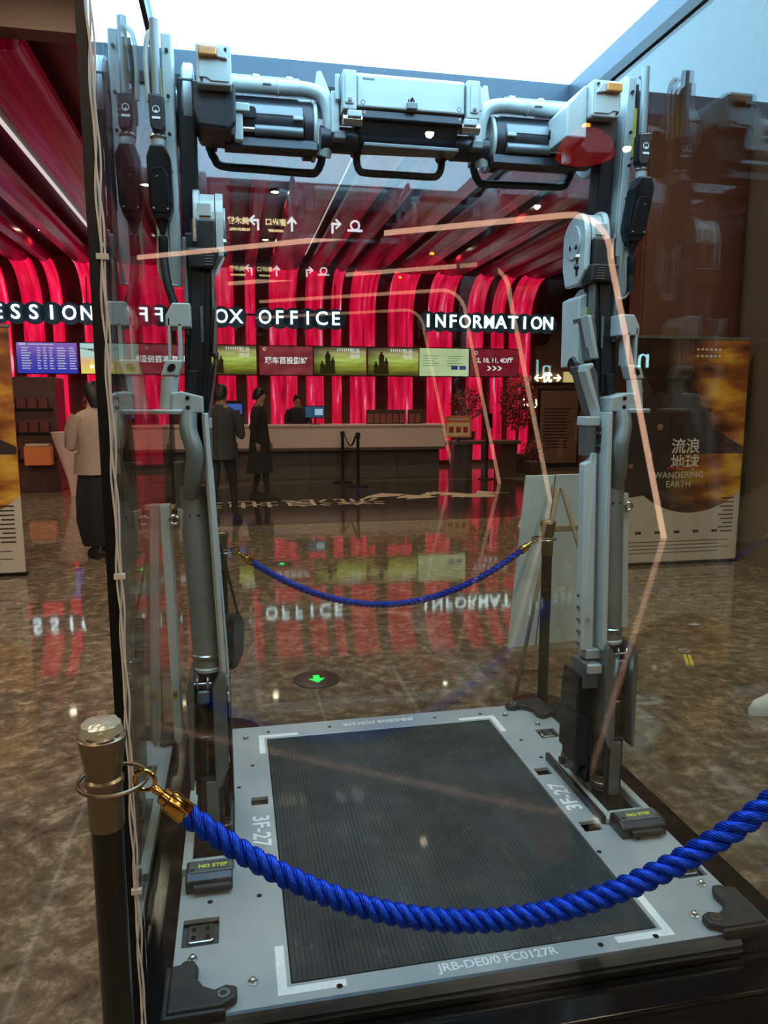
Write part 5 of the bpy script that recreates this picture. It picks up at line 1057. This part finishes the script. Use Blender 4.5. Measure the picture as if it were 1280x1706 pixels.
# ------------------------------------------------------------------ people
def person(x, y, h, ang, label, top, legs, coat=None, shoe=None, hairlong=False, stride=0.12, bag=False, arms='down', sit=0):
    t = thing('person', label, 'person', (x, y, 0)); k = h/1.72
    Rz = Matrix.Rotation(ang, 4, 'Z')
    tf = lambda p: Vector((x, y, 0))+Rz @ (Vector(p)*k)
    # one continuous skinned body; local +y is the way the person faces
    V = []; E = []; Rr = []
    def add(p, r, par=None):
        V.append(tf(p)); Rr.append(r*k); i = len(V)-1
        if par is not None: E.append((par, i))
        return i
    pel = add((0, 0, 0.95), 0.135); wa = add((0, 0.0, 1.10), 0.12, pel); ch = add((0, 0.01, 1.30), 0.15, wa); up = add((0, 0, 1.42), 0.10, ch)
    nk = add((0, 0.01, 1.50), 0.055, up); hd0 = add((0, 0.02, 1.56), 0.07, nk); hd = add((0, 0.025, 1.62), 0.085, hd0); hd1 = add((0, 0.02, 1.68), 0.07, hd)
    ns = add((0, 0.115, 1.61), 0.014, hd)
    for sx in (-1, 1):
        hp = add((sx*0.09, 0, 0.88), 0.10, pel); kn = add((sx*0.10, sx*stride*0.5+0.03, 0.50), 0.062, hp); an = add((sx*0.10, sx*stride, 0.10), 0.042, kn)
        add((sx*0.11, sx*stride+0.14, 0.03), 0.032, an)
        sh = add((sx*0.17, 0, 1.40), 0.06, up)
        if arms == 'down': el = add((sx*0.23, -0.03-sx*stride*0.3, 1.14), 0.043, sh); wr = add((sx*0.24, 0.05-sx*stride*0.5, 0.90), 0.028, el)
        else: el = add((sx*0.24, 0.04, 1.14), 0.043, sh); wr = add((sx*0.16, 0.26, 1.10), 0.028, el)
        d = (V[wr]-V[el]).normalized(); pm = len(V); V.append(V[wr]+d*0.06*k); Rr.append(0.030*k); E.append((wr, pm))
        side = (Rz @ Vector((0, 1, 0))); side = (side-d*side.dot(d)).normalized()
        for f in range(4):
            b = V[pm]+side*(0.024-0.016*f)*k+d*0.02*k; V.append(b); Rr.append(0.009*k); E.append((pm, len(V)-1))
            V.append(b+d*(0.045+0.012*math.sin(PI*(f+0.7)/4))*k+(Rz @ Vector((-sx*0.02, 0, 0)))*k); Rr.append(0.0075*k); E.append((len(V)-2, len(V)-1))
        V.append(V[wr]+d*0.03*k+side*0.035*k); Rr.append(0.010*k); E.append((pm, len(V)-1)); V.append(V[-1]+d*0.04*k+side*0.012*k); Rr.append(0.009*k); E.append((len(V)-2, len(V)-1))
    me = bpy.data.meshes.new('body'); me.from_pydata([tuple(v) for v in V], E, []); o = bpy.data.objects.new('body', me); COL.objects.link(o)
    sk = o.modifiers.new('skin', 'SKIN'); sk.use_smooth_shade = True
    for i, r in enumerate(Rr): me.skin_vertices[0].data[i].radius = (r, r); me.skin_vertices[0].data[i].use_root = (i == 0)
    ss = o.modifiers.new('sub', 'SUBSURF'); ss.levels = 1; ss.render_levels = 1
    bpy.context.view_layer.update(); dg = bpy.context.evaluated_depsgraph_get()
    bm = bpy.data.meshes.new_from_object(o.evaluated_get(dg)); bpy.data.objects.remove(o)
    inv = Rz.inverted()
    for m_ in (M['skin'], top, legs, shoe or M['cloth_black']): bm.materials.append(m_)
    for p in bm.polygons:
        c = (inv @ (Vector(p.center)-Vector((x, y, 0))))/k; p.use_smooth = True
        p.material_index = 0 if c.z > 1.47 else (3 if c.z < 0.075 else 2 if c.z < 0.98 and abs(c.x) < 0.19 else (0 if c.z < 0.90 and abs(c.x) > 0.19 else 1))
        if arms != 'down' and c.y > 0.25 and c.z > 1.0: p.material_index = 0
    b = bpy.data.objects.new('body', bm); COL.objects.link(b); b.parent = t; b.matrix_parent_inverse = world_of(t).inverted()
    def ring(z, rx, ry, cy=0, n=20, w=0): return [(rx*math.cos(2*PI*i/n)*(1+w*math.sin(5*2*PI*i/n)), cy+ry*math.sin(2*PI*i/n)*(1+w*math.sin(5*2*PI*i/n)), z) for i in range(n)]
    hr = MB(tf)
    hr.loft([ring(1.50 if hairlong else 1.57, 0.055, 0.04, -0.055), ring(1.60, 0.088, 0.075, -0.025), ring(1.66, 0.092, 0.095, 0.0), ring(1.72, 0.075, 0.085, 0.01), ring(1.755, 0.035, 0.04, 0.01)]).build('hair', M['hair'], t)
    for sx in (-1, 1):
        MB(tf).tube([(sx*0.028, 0.098, 1.625), (sx*0.028, 0.104, 1.625)], 0.008, 8).build('eye', M['hair'], b)
        MB(tf).loft([ring(1.59, 0.006, 0.012, 0.01), ring(1.61, 0.010, 0.018, 0.01), ring(1.64, 0.008, 0.016, 0.01)]).build('ear', M['skin'], b).location.x += 0
    MB(tf).tube([(-0.022, 0.098, 1.575), (0, 0.104, 1.573), (0.022, 0.098, 1.575)], 0.005, 6).build('mouth', mat('lips', (0.30, 0.09, 0.08), 0.5) if 'lips' not in bpy.data.materials else bpy.data.materials['lips'], b)
    if coat:
        zb, flare, cm = coat; c = MB(tf)
        c.loft([ring(zb, 0.20*flare, 0.17*flare, -0.02, w=0.05), ring(zb+0.2, 0.19*flare**0.7, 0.16*flare**0.7, -0.01, w=0.04), ring(1.0, 0.19, 0.15, w=0.02), ring(1.15, 0.175, 0.135), ring(1.32, 0.20, 0.14), ring(1.42, 0.18, 0.11), ring(1.475, 0.09, 0.08), ring(1.50, 0.07, 0.07)]).build('coat', cm, t)
        for sx in (-1, 1):
            if arms == 'down': MB(tf).tube([(sx*0.17, 0, 1.41), (sx*0.22, -0.015, 1.28), (sx*0.235, -0.03-sx*stride*0.3, 1.14), (sx*0.245, 0.04-sx*stride*0.45, 0.93)], [0.075, 0.07, 0.058, 0.045], 14).build('sleeve', cm, t)
            else: MB(tf).tube([(sx*0.17, 0, 1.41), (sx*0.225, 0.02, 1.28), (sx*0.24, 0.04, 1.13), (sx*0.17, 0.24, 1.10)], [0.075, 0.07, 0.06, 0.045], 14).build('sleeve', cm, t)
    for sx in (-1, 1):
        y0 = sx*stride
        MB(tf).loft([[(sx*0.11+a*0.9, y0+bb, 0.0) for a, bb in SOLE], [(sx*0.11+a, y0+bb, 0.03) for a, bb in SOLE], [(sx*0.11+a*0.85, y0+bb*0.9, 0.065) for a, bb in SOLE], [(sx*0.11+a*0.6, y0+bb*0.35-0.01, 0.11) for a, bb in SOLE]]).build('shoe', shoe or M['cloth_black'], t)
    return t
SOLE = [(0.045*math.cos(2*PI*i/18)*(1 if math.sin(2*PI*i/18) > -0.2 else 0.8), 0.055+0.145*math.sin(2*PI*i/18)) for i in range(18)]
person(0.39, 11.9, 1.72, -1.75, 'person in a long black coat standing beside the BOX OFFICE counter', M['cloth_black'], M['cloth_black'], (0.42, 1.25, M['cloth_black']))
person(-0.16, 9.6, 1.72, -0.4, 'person in a charcoal jacket and dark trousers behind the left machine leg', M['cloth_grey'], M['cloth_black'], (0.82, 1.05, M['cloth_grey']), arms='up')
person(-1.34, 7.75, 1.70, 0.5, 'person in a pale beige coat and wide black skirt beside the front case post', M['cloth_beige'], M['cloth_black'], (0.84, 1.15, M['cloth_beige']), hairlong=True, arms='up')
sk_ = bpy.data.objects['coat.001' if 'coat.001' in bpy.data.objects else 'coat'].parent
for o_ in bpy.data.objects:
    if o_.get('category') == 'person' and 'skirt' in o_.get('label', ''): sk_ = o_
MB(lambda p: Vector((-1.34, 7.75, 0))+Matrix.Rotation(0.5, 3, 'Z') @ p).loft([[(rx*math.cos(2*PI*i/24)*(1+0.05*math.sin(8*2*PI*i/24)), -0.02+ry*math.sin(2*PI*i/24)*(1+0.05*math.sin(8*2*PI*i/24)), z) for i in range(24)] for z, rx, ry in ((0.12, 0.19, 0.17), (0.35, 0.235, 0.20), (0.6, 0.23, 0.19), (0.88, 0.19, 0.155))]).build('skirt', M['cloth_black'], sk_)
person(-2.05, 12.6, 1.68, 2.6, 'person in black standing by the pale cone table', M['cloth_black'], M['cloth_grey'], (0.75, 1.05, M['cloth_black']))
person(1.30, 15.45, 1.66, 3.1, 'cashier in black standing behind the counter till', M['cloth_black'], M['cloth_black'], (0.80, 1.0, M['cloth_black']), arms='up')
person(2.80, 2.93, 1.74, 1.57, 'person in black trousers and a white sneaker walking in at the right edge', M['cloth_black'], M['cloth_black'], (0.80, 1.05, M['cloth_black']), shoe=M['shoe_white'], stride=0.14)

# ------------------------------------------------------------------ the hall behind the camera, seen only as reflections
def tor(yv): return 2*GF-yv        # distance behind the front pane -> real place
hs = thing('hanging_sign', 'hanging wayfinding sign with lit arrows and characters behind the camera', 'sign', (0.8, tor(8.9), 3.55))
ys = tor(8.9)
def ht(c, px, size, m, z=3.56, sx=1.0):
    xx = aty(px, 400, 8.9).x
    text('symbol', c, size, m, hs, (xx, ys, z), (PI/2, 0, PI), 0.004, bold=0.003, sx=sx)
ht('美术馆', 398, 0.080, M['sign_warm']); ht('MUSEUM HALL', 400, 0.035, M['sign_warm'], 3.47)
ht('南出口', 460, 0.080, M['sign_warm']); ht('SOUTH EXIT', 460, 0.03, M['sign_warm'], 3.47)
def arrow(px, pts):
    xx = aty(px, 400, 8.9).x
    MB().prism([(xx-a, 3.55+b) for a, b in pts], 'y', ys-0.004, ys+0.004).build('arrow', M['sign_lit'], hs)
UPA = [(-0.012, -0.08), (0.012, -0.08), (0.012, 0.03), (0.045, 0.0), (0.06, 0.015), (0, 0.085), (-0.06, 0.015), (-0.045, 0.0), (-0.012, 0.03)]
arrow(487, UPA)
TURN = [(0.02, -0.08), (0.045, -0.08), (0.045, 0.04), (-0.03, 0.04), (0.0, 0.07), (-0.015, 0.085), (-0.075, 0.027), (-0.015, -0.03), (0.0, -0.015), (-0.03, 0.015), (0.02, 0.015)]
arrow(559, TURN); arrow(426, [(-a, b) for a, b in TURN][::-1])
xx = aty(592, 400, 8.9).x
MB().torus((xx, ys, 3.57), 0.05, 0.012, 'y', 20, 6).build('emblem', M['sign_lit'], hs)
MB().box((xx-0.09, ys-0.004, 3.50), (xx+0.09, ys+0.004, 3.525)).build('emblem_line', M['sign_lit'], hs)
MB().box((-0.2, ys-0.06, 3.42), (1.8, ys-0.006, 3.68)).build('sign_body', M['black'], hs, bevel=0.004)
for x in (0.0, 1.6): MB().box((x-0.01, ys-0.04, 3.68), (x+0.01, ys-0.02, NEARZ)).build('hanger', M['black'], hs)
# glowing arch ribs
def arch(A, Bp, zt, label, r=0.5, w=0.062, pm=M['peach']):
    """A: far upper end, Bp: foot on the floor (mirror-side points); flat luminous band"""
    A = Vector((A[0], tor(A[1]), 0)); Bq = Vector((Bp[0], tor(Bp[1]), 0)); d = (Bq-A).normalized(); L = (Bq-A).length
    sl_ = 0.72; L -= sl_
    path = [(A+d*q).to_tuple()[:2]+(zt,) for q in (0, L*0.3, L*0.6, L-r)]
    for i in range(1, 9):
        a = PI/2*i/8; p = A+d*(L-r+r*math.sin(a)); path.append((p.x, p.y, zt-r+r*math.cos(a)))
    path += [((Bq-d*sl_*0.5).x, (Bq-d*sl_*0.5).y, (zt-r)*0.5), (Bq.x, Bq.y, 0.0)]
    t = thing('light_arch', label, 'light arch', (Bq.x, Bq.y, 0))
    nrm = d.cross(Vector((0, 0, 1))).normalized(); P = [Vector(p) for p in path]; mb = MB(); rings = []
    for i, p in enumerate(P):
        dd = (P[min(i+1, len(P)-1)]-P[max(i-1, 0)]).normalized(); wv = dd.cross(nrm).normalized()*w/2; tv = nrm*0.012
        rings.append([p+wv+tv, p-wv+tv, p-wv-tv, p+wv-tv])
    mb.loft(rings, False).build('glowing_band', pm, t)
    mb = MB(); rings = []
    for i, p in enumerate(P):
        dd = (P[min(i+1, len(P)-1)]-P[max(i-1, 0)]).normalized(); wv = dd.cross(nrm).normalized()*(w/2+0.03)*1; tv = nrm*0.02; o_ = dd.cross(nrm).normalized()*-0.0
        sgn = 1
        rings.append([p+wv+nrm*0.014*sgn+o_, p-wv+nrm*0.014*sgn, p-wv+nrm*0.06*sgn, p+wv+nrm*0.06*sgn])
    mb.loft(rings, False).build('housing', M['black'], t)
    return t
arch((-1.31, 11.7), (4.75, 7.45), 3.62, 'peach glowing arch band behind the camera, the nearer one')
arch((0.6, 16.2), (4.9, 13.2), 3.62, 'peach glowing arch band behind the camera, the farther one', pm=M['peach_far'])
# red pendant lamps behind the camera
for k, (yv, px, py) in enumerate(((8.87, 977, 222), (15.8, 720, 430))):
    p = aty(px, py, yv); y = tor(yv)
    t = thing('pendant_lamp', 'red dome pendant with an amber bulb on top, %s behind the camera' % ('nearer' if k == 0 else 'farther'), 'pendant lamp', (p.x, y, p.z))
    zc = min(p.z, NEARZ-0.25)
    MB().lathe([(0.04, 0.06), (0.16, 0.03), (0.30, -0.08), (0.36, -0.25), (0.34, -0.27), (0.02, -0.25)], (p.x, y, zc), n=28).build('shade', M['red_shade'], t)
    MB().lathe([(0.01, 0.06), (0.05, 0.08), (0.05, 0.11), (0.01, 0.13)], (p.x, y, zc), n=16).build('bulb', M['amber_lit'], t)
    MB().cyl((p.x, y, zc+0.12), (p.x, y, NEARZ), 0.006, n=8).build('cord', M['black'], t)
# cyan neon letters behind the camera
p = aty(1066, 597, 9.0)
nl = thing('neon_letters', 'cyan tube letters hanging behind the camera near the brown wall', 'sign', (p.x, tor(9.0), p.z))
text('letter', 'nI', 0.40, M['cyan_lit'], nl, (p.x, tor(9.0), p.z), (PI/2, 0, PI), 0.01, bold=-0.004, space=1.1)
MB().box((p.x-0.3, tor(9.0)-0.04, p.z-0.22), (p.x+0.3, tor(9.0)-0.015, p.z+0.22)).build('back_board', M['black'], nl)
MB().box((p.x-0.01, tor(9.0)-0.04, p.z+0.22), (p.x+0.01, tor(9.0)-0.015, NEARZ)).build('hanger', M['black'], nl)
